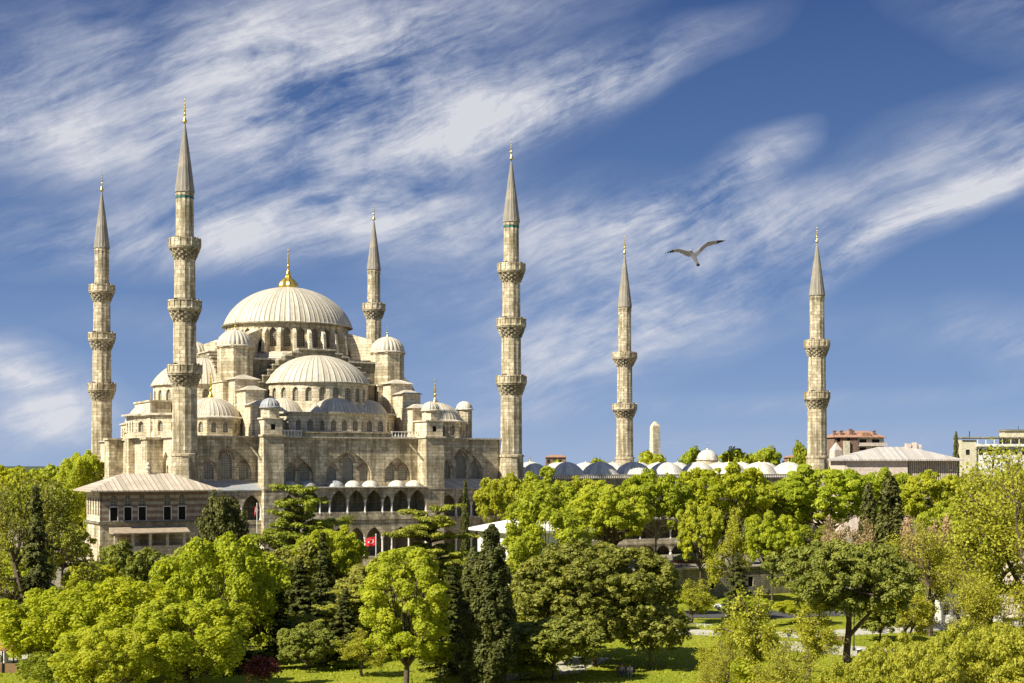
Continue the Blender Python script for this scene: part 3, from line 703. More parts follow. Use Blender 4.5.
for side, (t_) in enumerate((4.2, 57.8)):
    for i in range(9):
        x = S0+4+(L-8)*i/8
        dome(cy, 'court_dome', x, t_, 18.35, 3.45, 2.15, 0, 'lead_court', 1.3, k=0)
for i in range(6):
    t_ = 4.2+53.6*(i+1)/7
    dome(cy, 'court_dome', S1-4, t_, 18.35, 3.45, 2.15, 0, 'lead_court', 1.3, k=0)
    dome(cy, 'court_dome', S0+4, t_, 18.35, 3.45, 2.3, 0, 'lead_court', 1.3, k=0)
mb = MB(); mb.lathe([(2.3, 18.2), (2.3, 20.9), (2.5, 21), (2.5, 21.15)], 12); part('gate_drum', mb, 'stone_clean', cy, (122, 31, 0))
dome(cy, 'gate_dome', 122, 31, 21.2, 2.3, 2.0, 0, 'lead_court', 1.8, k=.5)
# outer gallery of the courtyard
arcade(cy, 62, [3.3]*18, 6.4, 8.2, 9.8, -4.0, .6, 'stone', .15)
arcade(cy, 62, [3.3]*18, 3.6, 4.6, 5.6, -4.0, .8, 'stone', .2)
mb = MB(); mb.box(62, 121.4, -4.15, WT-.3, 9.8, 10.0); mb.box(62, 121.4, -4.4, WT-.3, 10.01, 10.25); part('gallery_roof', mb, 'lead_flat', cy)
mb = MB(); mb.box(62, 121.4, -4.1, WT-.3, 5.6, 5.9); mb.box(62, 121.4, -4.05, -3.9, 5.9, 6.6); part('gallery_floor', mb, 'stone_clean', cy)

# ================================================================== retaining wall
rw = root('retaining_wall', 'long weathered stone retaining wall with small dark windows below the terrace', 'wall', (P2[0], P2[1], 0), UA)
ws = 46; we = 150
wins = [(8+7.2*i, 1.3, .95, 1.5, 'r') for i in range(13)]
wallpart('wall', (ws, -43.9), (we, -43.9), 0, 4.3, wins, 'wall_stone', .35, 'dark_opening', parent=rw)
mb = MB(); mb.box(ws, we, -43.54, -43.2, -.1, 4.3); part('wall', mb, 'wall_stone', rw)
mb = MB(); mb.box(ws-.1, we+.1, -44.1, -43.0, 4.3, 4.55); part('coping', mb, 'plaster_pink', rw)

# ================================================================== pavilion left
px0, py0 = at(100, 197)
pv = root('pavilion', 'two storey royal pavilion of banded brick and stone under a broad hipped lead roof', 'building', (px0, py0, 0), UA)
def hip(mb, x0, x1, y0, y1, z0, z1, ins, th=.18):
    mb.box(x0, x1, y0, y1, z0-th, z0)
    rx0, rx1 = x0+ins, x1-ins; ry = (y0+y1)/2
    mb.add([(x0, y0, z0), (x1, y0, z0), (x1, y1, z0), (x0, y1, z0), (rx0, ry, z1), (rx1, ry, z1)], [(0, 1, 5, 4), (1, 2, 5), (2, 3, 4, 5), (3, 0, 4)])
mb = MB(); hip(mb, -1.6, 16.9, -1.6, 10.6, 16.4, 18.7, 5.6); rf = part('roof', mb, 'lead_pavilion', pv)
mb = MB(); mb.lathe([(.6, 0), (.5, .2), (.42, .9), (.55, 1.0), (.55, 1.15), (.3, 1.5), (.35, 1.7), (.1, 2.0)], 10); part('chimney', mb, 'stone_clean', rf, (7.8, 4.6, 18.3))
uw = [(1.9+q, 12.15, 1.0, 1.85, 'r') for q in (0, 1.95, 3.95, 7.5, 9.6)]
uw2 = [(1.9+q, 14.2, 1.0, 1.55) for q in (0, 1.95, 3.95, 7.5, 9.6)]
L = 15.3
holes = [rect(a, b-12, c, d) for a, b, c, d, _ in uw]+[arch(a, b-12, c, d) for a, b, c, d in uw2]
mb = MB(); mb.panel([(0, 0), (L, 0), (L, 4.25), (0, 4.25)], holes, (0, 0, 12), 0, .3); fw = part('upper_wall', mb, 'banded', pv)
for a, b, c, d, _ in uw: window(fw, a, 0, b, 0, c, d, .3, 'dark_opening', False, 'shutter')
for a, b, c, d in uw2: window(fw, a, 0, b, 0, c, d, .3, 'window_grille')
mb = MB()
for a, b, c, d, _ in uw:
    for q in (-c/2-.06, c/2+.06): mb.box(a+q-.05, a+q+.05, -.05, 0, b, b+d)
    mb.box(a-c/2-.12, a+c/2+.12, -.06, 0, b+d+.01, b+d+.12)
part('window_surround', mb, 'marble', fw)
mb = MB(); mb.panel([(0, 0), (9, 0), (9, 4.25), (0, 4.25)], [rect(q, .8, .9, 2.6) for q in (1.2, 2.9, 4.6, 6.3, 8)], (0, 9, 12), -PI/2, .3); o = part('side_wall', mb, 'stone_clean', pv)
for q in (1.2, 2.9, 4.6, 6.3, 8): window(o, 0, 9-q, 12.8, -PI/2, .9, 2.6, .3, 'window_glass', False)
mb = MB(); mb.box(.32, L-.02, .32, 9, 12, 16.2); mb.box(-.25, L+.2, -.25, 9.2, 11.7, 12.0); part('core', mb, 'stone_old', pv)
mb = MB(); mb.box(0, L, 0, 9, TZ-3.7, 11.7); part('lower_wall', mb, 'stone', pv)
mb = MB(); mb.add([(1.2, -2.6, 10.5), (12, -2.6, 10.5), (12, -.02, 11.25), (1.2, -.02, 11.25), (1.2, -2.6, 10.35), (12, -2.6, 10.35), (12, -.02, 10.35), (1.2, -.02, 10.35)],
    [(0, 1, 2, 3), (0, 4, 5, 1), (4, 7, 6, 5), (0, 3, 7, 4), (1, 5, 6, 2)]); part('porch_roof', mb, 'canopy_roof', pv)
mb = MB(); mb.box(1.5, 11.7, -2.1, -.02, 0, 8.6)
for q in range(5): mb.box(1.5+2.4*q, 1.5+2.4*q+.35, -2.15, -1.8, 8.6, 10.35)
part('porch', mb, 'stone_clean', pv)

# ================================================================== white building
wx, wy = at(517, 195)
wb = root('white_building', 'plain white building with a shallow pale hipped roof, half hidden by a leafy tree', 'building', (wx, wy, 0), UA)
wallpart('wall', (0, 0), (11, 0), 0, 10.5, [(2.0+2.6*i, 6.0, 1.0, 2.4) for i in range(4)], 'plaster_white', .3, parent=wb)
wallpart('wall', (0, 12), (0, 0), 0, 10.5, [(3+5*i, 6.0, 1.0, 2.4) for i in range(2)], 'plaster_white', .3, parent=wb)
mb = MB(); mb.box(.31, 11, .31, 12, 0, 10.5); part('core', mb, 'plaster_white', wb)
mb = MB(); hip(mb, -1.0, 12, -1.0, 13, 10.85, 12.7, 6, .35); part('roof', mb, 'plaster_white', wb)

# ================================================================== far buildings
def block(mb, wins, x0, x1, y0, y1, z0, z1): pass
def farwall(o, x0, x1, y, z0, z1, m, wins, dep=.25, parent=None):
    return wallpart('wall', (x0, y), (x1, y), z0, z1, wins, m, dep, 'dark_opening', parent=o)
Y = 470; q = Y/FPX
ax, ay = at(834, Y)
ap = root('apartment_block', 'brick and cream apartment block with red tiled roof and chimneys', 'building', (ax, ay, 8), R(6))
def Zr(py): return zz(py, Y)-8
farwall(ap, 0, 8.2, 0, 0, Zr(437), 'brick_red', [(1.6, Zr(442), 1.1, 1.3, 'r'), (5, Zr(442), 1.1, 1.3, 'r'), (1.6, Zr(450), 1.1, 1.4, 'r'), (5, Zr(450), 1.1, 1.4, 'r'), (3.3, Zr(458), 1.1, 1.4, 'r'), (6.6, Zr(458), 1.1, 1.4, 'r')])
farwall(ap, 8.2, 17.4, .8, 0, Zr(437), 'plaster_cream', [(2.0, Zr(444.5), 2.4, 1.8, 'r'), (6.4, Zr(444.5), 2.6, 1.8, 'r'), (2.0, Zr(452.5), 2.4, 1.8, 'r'), (6.4, Zr(452.5), 2.6, 1.8, 'r')])
mb = MB(); mb.box(0.02, 8.19, .26, 10, 0, Zr(437)); mb.box(8.21, 17.4, 1.06, 10, 0, Zr(437)); part('core', mb, 'brick_red', ap)
mb = MB()
for py in (446, 454): mb.box(8.4, 17.9, -1.0, .78, Zr(py), Zr(py)+.25); mb.box(8.4, 17.9, -1.0, -.9, Zr(py)+.25, Zr(py)+1.1)
part('balcony', mb, 'plaster_pink', ap)
mb = MB(); mb.box(3.2, 5.2, -.7, -.02, 0, Zr(441)); part('bay', mb, 'plaster_cream', ap)
mb = MB(); hip(mb, -.5, 17.8, -.6, 10.4, Zr(437)+.05, Zr(430.5), 4.5, .2); rf = part('roof', mb, 'tile_red', ap)
for (a, w_) in ((.3, .8), (2.6, .8), (5.8, .9), (6.9, .5), (14, .7)):
    mb = MB(); mb.box(a, a+w_, 1.2, 2.2, Zr(437)+.06, Zr(431.2)+(.5 if a == 5.8 else 0)); mb.box(a-.12, a+w_+.12, 1.1, 2.3, Zr(431.2)+(.52 if a == 5.8 else .02), Zr(431.2)+(.8 if a == 5.8 else .3))
    part('chimney', mb, 'brick_red', rf)
mb = MB(); mb.box(9.5, 12.5, -.2, 3, Zr(436.6), Zr(432.6)); part('dormer', mb, 'tile_red', ap)

Y = 330; ax, ay = at(846, Y)
hb = root('low_hall', 'long low pink walled hall under a wide shallow grey hipped roof', 'building', (ax, ay, 0), R(2))
def Zr(py): return zz(py, Y)
farwall(hb, 0, 14.5, 0, TZ, Zr(460), 'plaster_pink', [(2+3.2*i, 14, .9, 1.8, 'r') for i in range(4)])
farwall(hb, 14.5, 26.5, 1.0, TZ, Zr(460), 'stone_old', [])
mb = MB(); mb.box(0.02, 26.5, 1.3, 14, TZ, Zr(460)); part('core', mb, 'plaster_pink', hb)
mb = MB(); hip(mb, -1, 27.5, -1, 15, Zr(459.3), Zr(446.5), 10.5, .35); rf = part('roof', mb, 'lead_hall', hb)
mb = MB()
for i in range(26): mb.box(15.2+.44*i, 15.4+.44*i, .9, 1.0, 12, Zr(461))
part('slats', mb, 'plaster_pink', hb)
for a, b, c in ((16, 17.2, 443), (17.7, 18.6, 442), (19.2, 19.8, 444)): mb = MB(); mb.box(a, b, 6, 7, 22, Zr(c)); part('chimney', mb, 'plaster_pink', rf)

Y = 420; ax, ay = at(961, Y)
cb = root('terrace_house', 'cream flat roofed house with a long upper balcony, beyond the dark cypress', 'building', (ax, ay, 8), R(-4))
def Zr(py): return zz(py, Y)-8
farwall(cb, 0, 4.5, 0, 0, Zr(440), 'plaster_cream', [(2, Zr(455), 1.2, 1.6, 'r')])
farwall(cb, 4.5, 22, .6, 0, Zr(444), 'plaster_white', [(1.5+2.5*i, Zr(455), 1.3, 1.8, 'r') for i in range(6)])
mb = MB(); mb.box(.02, 4.5, .26, 9, 0, Zr(440)); mb.box(4.52, 22, .86, 9, 0, Zr(444)); mb.box(13.5, 22, 3, 9, Zr(444), Zr(431)); part('core', mb, 'plaster_cream', cb)
mb = MB(); mb.box(-.3, 22, -.8, 9, Zr(438.5), Zr(437)); mb.box(13.2, 22.3, 2.6, 9.2, Zr(431), Zr(429.4)); part('roof', mb, 'stone_old', cb)
mb = MB()
for i in range(8): mb.box(4.6+2.4*i, 4.8+2.4*i, -.6, -.4, Zr(444), Zr(438.6))
mb.box(4.5, 22, -.7, .58, Zr(446.5), Zr(444)); part('balcony', mb, 'plaster_white', cb)
mb = MB(); mb.tube([(3.2, 3, Zr(438)), (3.2, 3, Zr(431))], .12); mb.tube([(18, 5, Zr(430)), (18, 5, Zr(425.5))], .08); part('aerial', mb, 'dark_metal', cb)

Y = 520
for (p0_, p1_, pt, lab, m) in ((546, 566, 455.3, 'low brick house peeping over the courtyard domes between two minarets', 'brick_red'), (788, 812, 455.5, 'low red brick house just left of the right hand minaret', 'brick_red')):
    ax, ay = at(p0_, Y); wd = (p1_-p0_)/FPX*Y
    o = root('brick_house', lab, 'building', (ax, ay, 8))
    farwall(o, 0, wd, 0, 0, zz(pt+2, Y)-8, m, [(1+2.1*i, zz(463, Y)-8, 1, 1.3, 'r') for i in range(int(wd/2.1))])
    mb = MB(); mb.box(.02, wd, .26, 8, 0, zz(pt+2, Y)-8); part('core', mb, m, o)
    mb = MB(); hip(mb, -.4, wd+.4, -.4, 8.4, zz(pt+2, Y)-7.9, zz(pt-.5, Y)-8, 2, .15); part('roof', mb, 'tile_red', o)
Y = 185; ax, ay = at(1003, Y)
o = root('pink_house', 'pale pink house wall showing through the branches at the right edge', 'building', (ax, ay, 0), R(-12))
wallpart('wall', (0, 0), (9, 0), 0, zz(538, Y), [(1.8, 5.2, 1, 1.6, 'r'), (5, 5.2, 1, 1.6, 'r'), (1.8, 2, 1, 1.6, 'r'), (5, 2, 1, 1.6, 'r')], 'plaster_pink', .3, 'dark_opening', parent=o)
mb = MB(); mb.box(.02, 9, .31, 9, 0, zz(538, Y)); part('core', mb, 'plaster_pink', o)
mb = MB(); hip(mb, -.4, 9.4, -.4, 9.4, zz(538, Y)+.2, zz(538, Y)+1.8, 4, .2); part('roof', mb, 'tile_red', o)
Y = 178; ax, ay = at(940, Y)
o = root('white_kiosk', 'low white kiosk with a strip of windows behind the sparse trees on the right', 'kiosk', (ax, ay, 0), R(3))
wallpart('wall', (0, 0), (8, 0), 0, 3.2, [(.9+1.25*i, 1.1, .95, 1.3, 'r') for i in range(6)], 'plaster_white', .2, 'window_glass', parent=o)
mb = MB(); mb.box(.02, 8, .21, 3.5, 0, 3.2); part('core', mb, 'plaster_white', o)
mb = MB(); mb.box(-.3, 8.3, -.4, 3.8, 3.2, 3.4); part('roof', mb, 'white_paint', o)

# obelisks
Y = 430; x, y = at(655, Y)
mb = MB(); mb.prism([(-1.45, -1.45), (1.45, -1.45), (1.45, 1.45), (-1.45, 1.45)], 0, zz(426, Y)-10, .78); mb.prism([(-1.1, -1.1), (1.1, -1.1), (1.1, 1.1), (-1.1, 1.1)], zz(426, Y)-10.02, zz(421.5, Y)-10, .25)
single('obelisk', mb, 'stone_clean', 'tall plain stone obelisk far beyond the courtyard domes', 'obelisk', (x, y, 10), R(20))
Y = 380; x, y = at(836, Y)
mb = MB(); mb.prism([(-1.5, -1.5), (1.5, -1.5), (1.5, 1.5), (-1.5, 1.5)], 0, zz(450, Y)-10, .8); mb.prism([(-1.2, -1.2), (1.2, -1.2), (1.2, 1.2), (-1.2, 1.2)], zz(450, Y)-10.02, zz(442.5, Y)-10, .05)
single('obelisk', mb, 'plaster_pink', 'short pinkish pointed obelisk in front of the apartment block', 'obelisk', (x, y, 10), R(20))

exec_marker = 1
# ================================================================== trees
def leafmesh(name, pts, nrm, size, m, seed=0, elong=1.0, droop=0.0):
    """one small bent leaf clump (a quad) per point"""
    rs = np.random.RandomState(seed); n = len(pts)
    nrm = nrm+rs.normal(0, .42, (n, 3))+np.array([-.1, -.15, .3]); nrm /= np.linalg.norm(nrm, axis=1)[:, None]+1e-9
    a = np.cross(nrm, rs.normal(0, 1, (n, 3))); a /= np.linalg.norm(a, axis=1)[:, None]+1e-9
    b = np.cross(nrm, a)
    s = (size*rs.uniform(.6, 1.35, n))[:, None]
    v = np.empty((n, 4, 3))
    v[:, 0] = pts-a*s*.5*elong; v[:, 1] = pts-b*s*.38+nrm*s*.12; v[:, 2] = pts+a*s*.5*elong; v[:, 3] = pts+b*s*.38+nrm*s*.12
    me = bpy.data.meshes.new(name)
    me.vertices.add(n*4); me.vertices.foreach_set('co', v.reshape(-1).astype(np.float32))
    me.loops.add(n*4); me.loops.foreach_set('vertex_index', np.arange(n*4, dtype=np.int32))
    me.polygons.add(n); me.polygons.foreach_set('loop_start', np.arange(0, n*4, 4, dtype=np.int32))
    me.materials.append(M[m]); me.update(calc_edges=True); return me
def blobs_to_leaves(bl, nleaf, rs, low=.35, squash=.75):
    """bl: (x,y,z,r) clumps -> points on and near their shells, more above than below"""
    bl = np.array(bl); wts = bl[:, 3]**2; idx = rs.choice(len(bl), nleaf, p=wts/wts.sum())
    d = rs.normal(0, 1, (nleaf, 3)); d /= np.linalg.norm(d, axis=1)[:, None]
    flip = (d[:, 2] < 0) & (rs.uniform(size=nleaf) > low); d[flip, 2] *= -1
    r = rs.uniform(.55, 1.06, nleaf)**.6
    p = bl[idx, :3]+d*(bl[idx, 3]*r)[:, None]*np.array([1, 1, squash])
    return p, d
def limbs(mb, H, base_r, tips, rs, split=.45, wob=.3):
    """trunk and one limb per tip; H = height where limbs start"""
    lean = rs.uniform(-.3, .3, 2)
    top = Vector((lean[0], lean[1], H*1.15))
    mb.tube([(0, 0, -.3), (0, 0, .3), (lean[0]*.4, lean[1]*.4, H*.5), tuple(top)], [base_r*1.35, base_r, base_r*.85, base_r*.6], 9)
    for t in tips:
        t = Vector(t); s = Vector((lean[0]*.8, lean[1]*.8, H*rs.uniform(.7, 1.1))); mid = s.lerp(t, .5)+Vector((rs.uniform(-wob, wob), rs.uniform(-wob, wob), -.12*(t-s).length))
        mb.tube([s, mid, t], [base_r*.42, base_r*.25, base_r*.07], 5)
def tree_round(seed, W, H, cb, m, nleaf, size, nb=34, br=.09, bark='bark', upright=0, lumpy=.25, elong=1.0, squash=.9, nl=11, lr=.27):
    """crown of big lobes, every lobe built of many leaf clumps; W width, H height, cb crown base height"""
    rs = np.random.RandomState(seed); bl = []; ch = H-cb; lob = []
    for i in range(nl):
        u = (i+.5)/nl; zc_ = .96-1.75*u; ph = i*2.39996+rs.uniform(-.5, .5)
        rr = math.sqrt(max(0, 1-zc_*zc_))*(1 if zc_ > 0 else .95); r = W*lr*rs.uniform(.72, 1.2)*(1-.25*max(0, zc_)); k = rs.uniform(1-lumpy, 1.06)
        lob.append((max(0, W/2-r)*1.05*rr*cos(ph)*k, max(0, W/2-r)*1.05*rr*sin(ph)*k, cb+ch/2+max(.2, ch/2-r*.85)*zc_*k, r))
    lob.append((0, 0, cb+ch*.5, min(W, ch)*.33))
    for (x, y, z, r) in lob:
        n = max(6, int(nb*3/nl))
        for i in range(n):
            d = rs.normal(0, 1, 3); d /= np.linalg.norm(d)
            if d[2] < -.2 and rs.uniform() < .6: d[2] *= -1
            q = W*br*rs.uniform(.6, 1.25); k = (r-q*.6)*rs.uniform(.8, 1.08)
            bl.append((x+d[0]*k, y+d[1]*k, z+d[2]*k*(.9+upright*.6), q))
    p, d = blobs_to_leaves(bl, nleaf, rs, .4, squash*(1+upright))
    tr = MB(); limbs(tr, cb+ch*.15, .045*H**.9*.55, [(b[0]*.95, b[1]*.95, b[2]) for b in lob], rs)
    return tr.mesh('trunk', bark), leafmesh('crown', p, d, size, m, seed, elong)
def tree_umbrella(seed, W, H, cb, m, nleaf, size, bark='bark', layers=1):
    rs = np.random.RandomState(seed); bl = []; tr = MB(); lob = []
    for i in range(24):
        a = i*2.39996+rs.uniform(-.4, .4); r = math.sqrt((i+.4)/24)*W/2*.86; z = H-1.1-(H-cb)*.50*(r/(W/2))**2+rs.uniform(-.9, .3)
        lob.append((r*cos(a), r*sin(a), z, rs.uniform(1.5, 2.5)*W/14))
    for i in range(6):
        a = rs.uniform(0, 6.28); r = rs.uniform(.35, .95)*W/2*.8; lob.append((r*cos(a), r*sin(a), cb+rs.uniform(-.3, 1.2), 1.5*W/14))
    for (x, y, z, r) in lob:
        for i in range(26):
            d = rs.normal(0, 1, 3); d /= np.linalg.norm(d); k = r*rs.uniform(.6, 1.1)
            bl.append((x+d[0]*k*1.2, y+d[1]*k*1.2, z+d[2]*k*.6, rs.uniform(.3, .65)*W/14))
    p, d = blobs_to_leaves(bl, nleaf, rs, .3, .8)
    tr.tube([(0, 0, -.3), (.1, 0, 2), (.25, .1, cb*.62), (.5, 0, cb*.95)], [.46, .36, .31, .24], 9)
    forks = [((.25, .1, cb*.55), (3.0, .5, cb*.95), (5.0, .3, cb+1.6)), ((.4, 0, cb*.8), (-1.2, .8, cb+.6), (-3.2, 1.5, cb+2.6)), ((.5, 0, cb*.92), (1.0, -1.4, cb+1.6), (1.6, -2.6, cb+3.4)),
             ((.5, 0, cb*.92), (-.2, -.8, cb+2), (-1.0, -3.2, cb+3.2)), ((.5, 0, cb*.92), (.9, 1.2, cb+2), (1.6, 2.8, cb+3.6))]
    for f in forks: tr.tube(f, [.22, .15, .07], 6)
    for i, l in enumerate(lob):
        f = forks[i % 5]; q = Vector(f[1]).lerp(Vector(f[2]), rs.uniform(.2, 1)); tr.tube([q, q.lerp(Vector(l[:3]), .5)+Vector((0, 0, -.2)), l[:3]], [.10, .07, .03], 5)
    return tr.mesh('trunk', bark), leafmesh('crown', p, d, size, m, seed, 1.5)
def tree_cedar(seed, W, H, m, nleaf, size, tiers=7, cb=.3, lean=0, rise=.16):
    """ragged level plates of foliage on long limbs at staggered heights"""
    rs = np.random.RandomState(seed); bl = []; tr = MB(); nb_ = tiers*5
    tr.tube([(0, 0, -.3), (0, 0, H*.4), (.3, .1, H*.72), (.6, 0, H*.93)], [.5, .38, .22, .06], 9)
    for k in range(nb_):
        u = (k+.5)/nb_; z = H*(cb+(1-cb)*(round(u*(tiers-1)+rs.uniform(-.2, .2))/(tiers-1))*.9)+rs.uniform(-.25, .25); rr = W/2*(1-.55*u**2)
        a = k*2.39996+rs.uniform(-.4, .4); L = rr*rs.uniform(.45, 1.1); up = (rise+rs.uniform(-.1, .2)+.25*u)*L
        def pt(f): return Vector((L*f*cos(a)+.3*u, L*f*sin(a), z-.5+up*(f**.7)-.10*L*f*f))
        tr.tube([pt(0), pt(.5), pt(1)], [.15, .09, .03], 5)
        nq = int(5+L*1.6)
        for q in range(nq):
            f = .32+.68*rs.uniform(); sp = (.25+.75*math.sin(PI*min(1, f*.8)))*L*.22
            o = rs.normal(0, 1, 2)*sp*.8; c_ = pt(f)
            bl.append((c_.x+o[0], c_.y+o[1], c_.z+.18+rs.uniform(-.15, .2), rs.uniform(.4, .85)*W/13))
    p, d = blobs_to_leaves(bl, nleaf, rs, .35, .32)
    d[:, 2] += .5
    return tr.mesh('trunk', 'bark'), leafmesh('crown', p, d, size, m, seed, 1.3)
def tree_fir(seed, W, H, m, nleaf, size, cb=.08, droop=.3, dens=26):
    rs = np.random.RandomState(seed); tr = MB(); P_ = []; D_ = []
    tr.tube([(0, 0, -.3), (0, 0, H*.5), (0, 0, H*.98)], [.28, .17, .03], 7)
    n = nleaf
    per = n//(dens*9)
    for k in range(dens):
        u = (k+.5)/dens; z = H*(cb+(1-cb)*u); rr = W/2*(1-u)**.85+.15
        for j in range(9):
            a = rs.uniform(0, 6.283); L = rr*rs.uniform(.6, 1.12)
            f = rs.uniform(.1, 1, per)**.7; wd = (1-f)*.5*L*.5+.12
            px_ = L*f; off = rs.normal(0, 1, per)*wd*.6
            zz_ = z-droop*L*f**1.3+L*.12*np.maximum(0, f-.8)*2+rs.normal(0, .07, per)
            P_.append(np.stack([px_*cos(a)-off*sin(a), px_*sin(a)+off*cos(a), zz_], 1)); D_.append(np.tile([cos(a)*.5, sin(a)*.5, .9], (per, 1)))
            if j % 3 == 0: tr.tube([(0, 0, z), (L*cos(a), L*sin(a), z-droop*L)], [.05, .015], 4)
    return tr.mesh('trunk', 'bark'), leafmesh('crown', np.concatenate(P_), np.concatenate(D_), size, m, seed, 1.6)
def tree_cypress(seed, W, H, m, nleaf, size, lobes=7):
    rs = np.random.RandomState(seed); bl = []; tr = MB(); tr.tube([(0, 0, -.3), (0, 0, H*.5), (0, 0, H*.85)], [.22, .14, .04], 7)
    for i in range(lobes*14):
        a = rs.uniform(0, 6.283); u = rs.uniform(0, 1)**.9
        prof = min(1, (u*5+.35))*(1-u**2.2)**.6 if u < 1 else 0
        r = W/2*max(.08, prof)*.72*rs.uniform(.75, 1.1)
        bl.append((r*cos(a), r*sin(a), .6+u*(H-1.0), W*.11*rs.uniform(.7, 1.3)*(1-.4*u)))
    for i in range(40):
        u = (i+.5)/40; bl.append((rs.normal(0, .06*W), rs.normal(0, .06*W), .6+u*(H-1.4), W*.26*max(.25, (1-u**2))))
    p, d = blobs_to_leaves(bl, nleaf, rs, .5, 2.0)
    d[:, 2] = d[:, 2]*.3+.35
    return tr.mesh('trunk', 'bark'), leafmesh('crown', p, d, size, m, seed, 1.5)
def tree_sparse(seed, W, H, m, nleaf, size, bark='bark', cb=.2, gen=4, spread=.62):
    """open tree whose branches show; leaves sit on the outer twigs"""
    rs = np.random.RandomState(seed); tr = MB(); ends = []
    def grow(p, d, L, r, g_):
        q = p+d*L; mid = p+d*L*.5+Vector(rs.normal(0, .06*L, 3)); tr.tube([p, mid, q], [r, r*.85, r*.68], 5 if g_ < 3 else 4)
        if g_ >= 2: ends.append((mid, g_)); 
        if g_ == gen: ends.append((q, g_)); return
        for i in range(3 if g_ else 4):
            nd = (d+Vector(rs.normal(0, spread, 3))); nd.z = nd.z*.8+.12; nd.normalize()
            grow(q if i < 2 else p+d*L*rs.uniform(.5, .95), nd, L*rs.uniform(.66, .88), r*.58, g_+1)
    grow(Vector((0, 0, -.3)), Vector((0, 0, 1)), H*cb+.3, .028*H, 0)
    e = np.array([tuple(a[0]) for a in ends]); mx = e[:, 2].max(); k = H/mx; kw = (W/2)/max(1e-3, np.percentile(np.hypot(e[:, 0], e[:, 1]), 95))
    for i, v_ in enumerate(tr.v): tr.v[i] = (v_[0]*kw, v_[1]*kw, v_[2]*k)
    e = e*np.array([kw, kw, k]); idx = rs.randint(0, len(e), nleaf)
    p = e[idx]+rs.normal(0, .035*W, (nleaf, 3))*np.array([1, 1, .8]); d = rs.normal(0, 1, (nleaf, 3)); d[:, 2] += .8
    return tr.mesh('trunk', bark), leafmesh('crown', p, d, size, m, seed)

PROTO = {}
def proto(k, W, H, f, *a, **kw):
    PROTO[k] = (f(*a, **kw), W, H)
proto('lime_a', 11, 11, tree_round, 1, 11, 11, .4, 'leaf_lime', 34000, .26, 200, .042, 'bark', .45, .22, nl=46, lr=.12)
proto('lime_b', 12, 10, tree_round, 2, 12, 10, .3, 'leaf_lime', 34000, .26, 220, .040, 'bark', .45, .25, nl=50, lr=.115)
proto('bright_a', 11, 11, tree_round, 3, 11, 11, 3.6, 'leaf_bright', 30000, .27, 210, .042, 'bark', 0, .22, 1.0, .62, nl=40, lr=.13)
proto('bright_b', 12, 10, tree_round, 4, 12, 10, 3.4, 'leaf_bright', 30000, .27, 210, .040, 'bark_pale', 0, .22, 1.0, .62, nl=44, lr=.12)
proto('lime_c', 11, 10, tree_round, 34, 11, 10, 3.2, 'leaf_lime', 30000, .27, 210, .042, 'bark', 0, .18, 1.0, .62, nl=44, lr=.12)
proto('mid_a', 11, 11, tree_round, 5, 11, 11, 2.0, 'leaf_mid', 26000, .28, 170, .045, 'bark', 0, .25, 1.0, .7, nl=30, lr=.15)
proto('olive_a', 11, 10, tree_round, 6, 11, 10, .8, 'leaf_olive', 30000, .26, 200, .040, 'bark', .1, .25, 1.5, nl=28, lr=.15)
proto('puffy', 8, 13, tree_round, 7, 8, 13, .8, 'leaf_lime', 46000, .20, 170, .055, 'bark', .1, .25, nl=40, lr=.13)
proto('pine_big', 17, 14.5, tree_round, 8, 17, 14.5, 1.2, 'leaf_pine', 90000, .24, 360, .032, 'bark', 0, .1, 1.7, .8, nl=36, lr=.17)
proto('pine_small', 8, 8, tree_round, 9, 8, 8, 1.3, 'leaf_pine', 20000, .23, 110, .065, 'bark', 0, .3, 1.7, nl=12)
proto('umbrella', 14.5, 12, tree_umbrella, 10, 14.5, 12, 6.0, 'leaf_pine', 60000, .23)
proto('cedar', 13, 14, tree_cedar, 11, 13, 14, 'leaf_cedar', 36000, .25, 8, .35, 0, .02)
proto('cedar_b', 13, 13, tree_cedar, 21, 13, 13, 'leaf_cedar', 30000, .25, 9, .2, 0, .3)
proto('fir', 5, 13, tree_fir, 12, 5, 13, 'leaf_dark', 18000, .25)
proto('fir_wide', 7, 12, tree_fir, 13, 7, 12, 'leaf_dark', 18000, .27, .05, .2, 24)
proto('cypress', 4.2, 15, tree_cypress, 14, 4.2, 15, 'leaf_dark', 52000, .2, 12)
proto('cypress_far', 4, 11, tree_cypress, 15, 4, 11, 'leaf_dark', 18000, .28, 9)
proto('sparse_a', 14, 15, tree_sparse, 16, 14, 15, 'leaf_yellow', 14000, .25, 'bark', .16, 5)
proto('sparse_b', 12, 15, tree_sparse, 17, 12, 15, 'leaf_olive', 9500, .25, 'bark', .16, 5)
proto('sparse_c', 7, 9, tree_sparse, 18, 7, 9, 'leaf_yellow', 9000, .20, 'bark', .2, 4)
proto('brown', 6, 7, tree_sparse, 19, 6, 7, 'leaf_brown', 15000, .17, 'bark_pale', .3, 4)
proto('shrub_y', 16, 9, tree_round, 20, 16, 9, .3, 'leaf_yellow', 60000, .24, 240, .035, 'bark', 0, .2, nl=26, lr=.2)
proto('shrub_red', 4, 3, tree_round, 22, 4, 3, .2, 'leaf_red', 3600, .18, 30, .12)
proto('shrub_g', 5, 3, tree_round, 23, 5, 3, .1, 'leaf_bright', 5000, .2, 40, .1)
proto('shrub_d', 6, 4, tree_round, 29, 6, 4, .1, 'leaf_mid', 8000, .22, 50, .09)
proto('chestnut', 9, 12, tree_round, 24, 9, 12, .6, 'leaf_bright', 34000, .26, 170, .05, 'bark', .3, .25, nl=34, lr=.14)
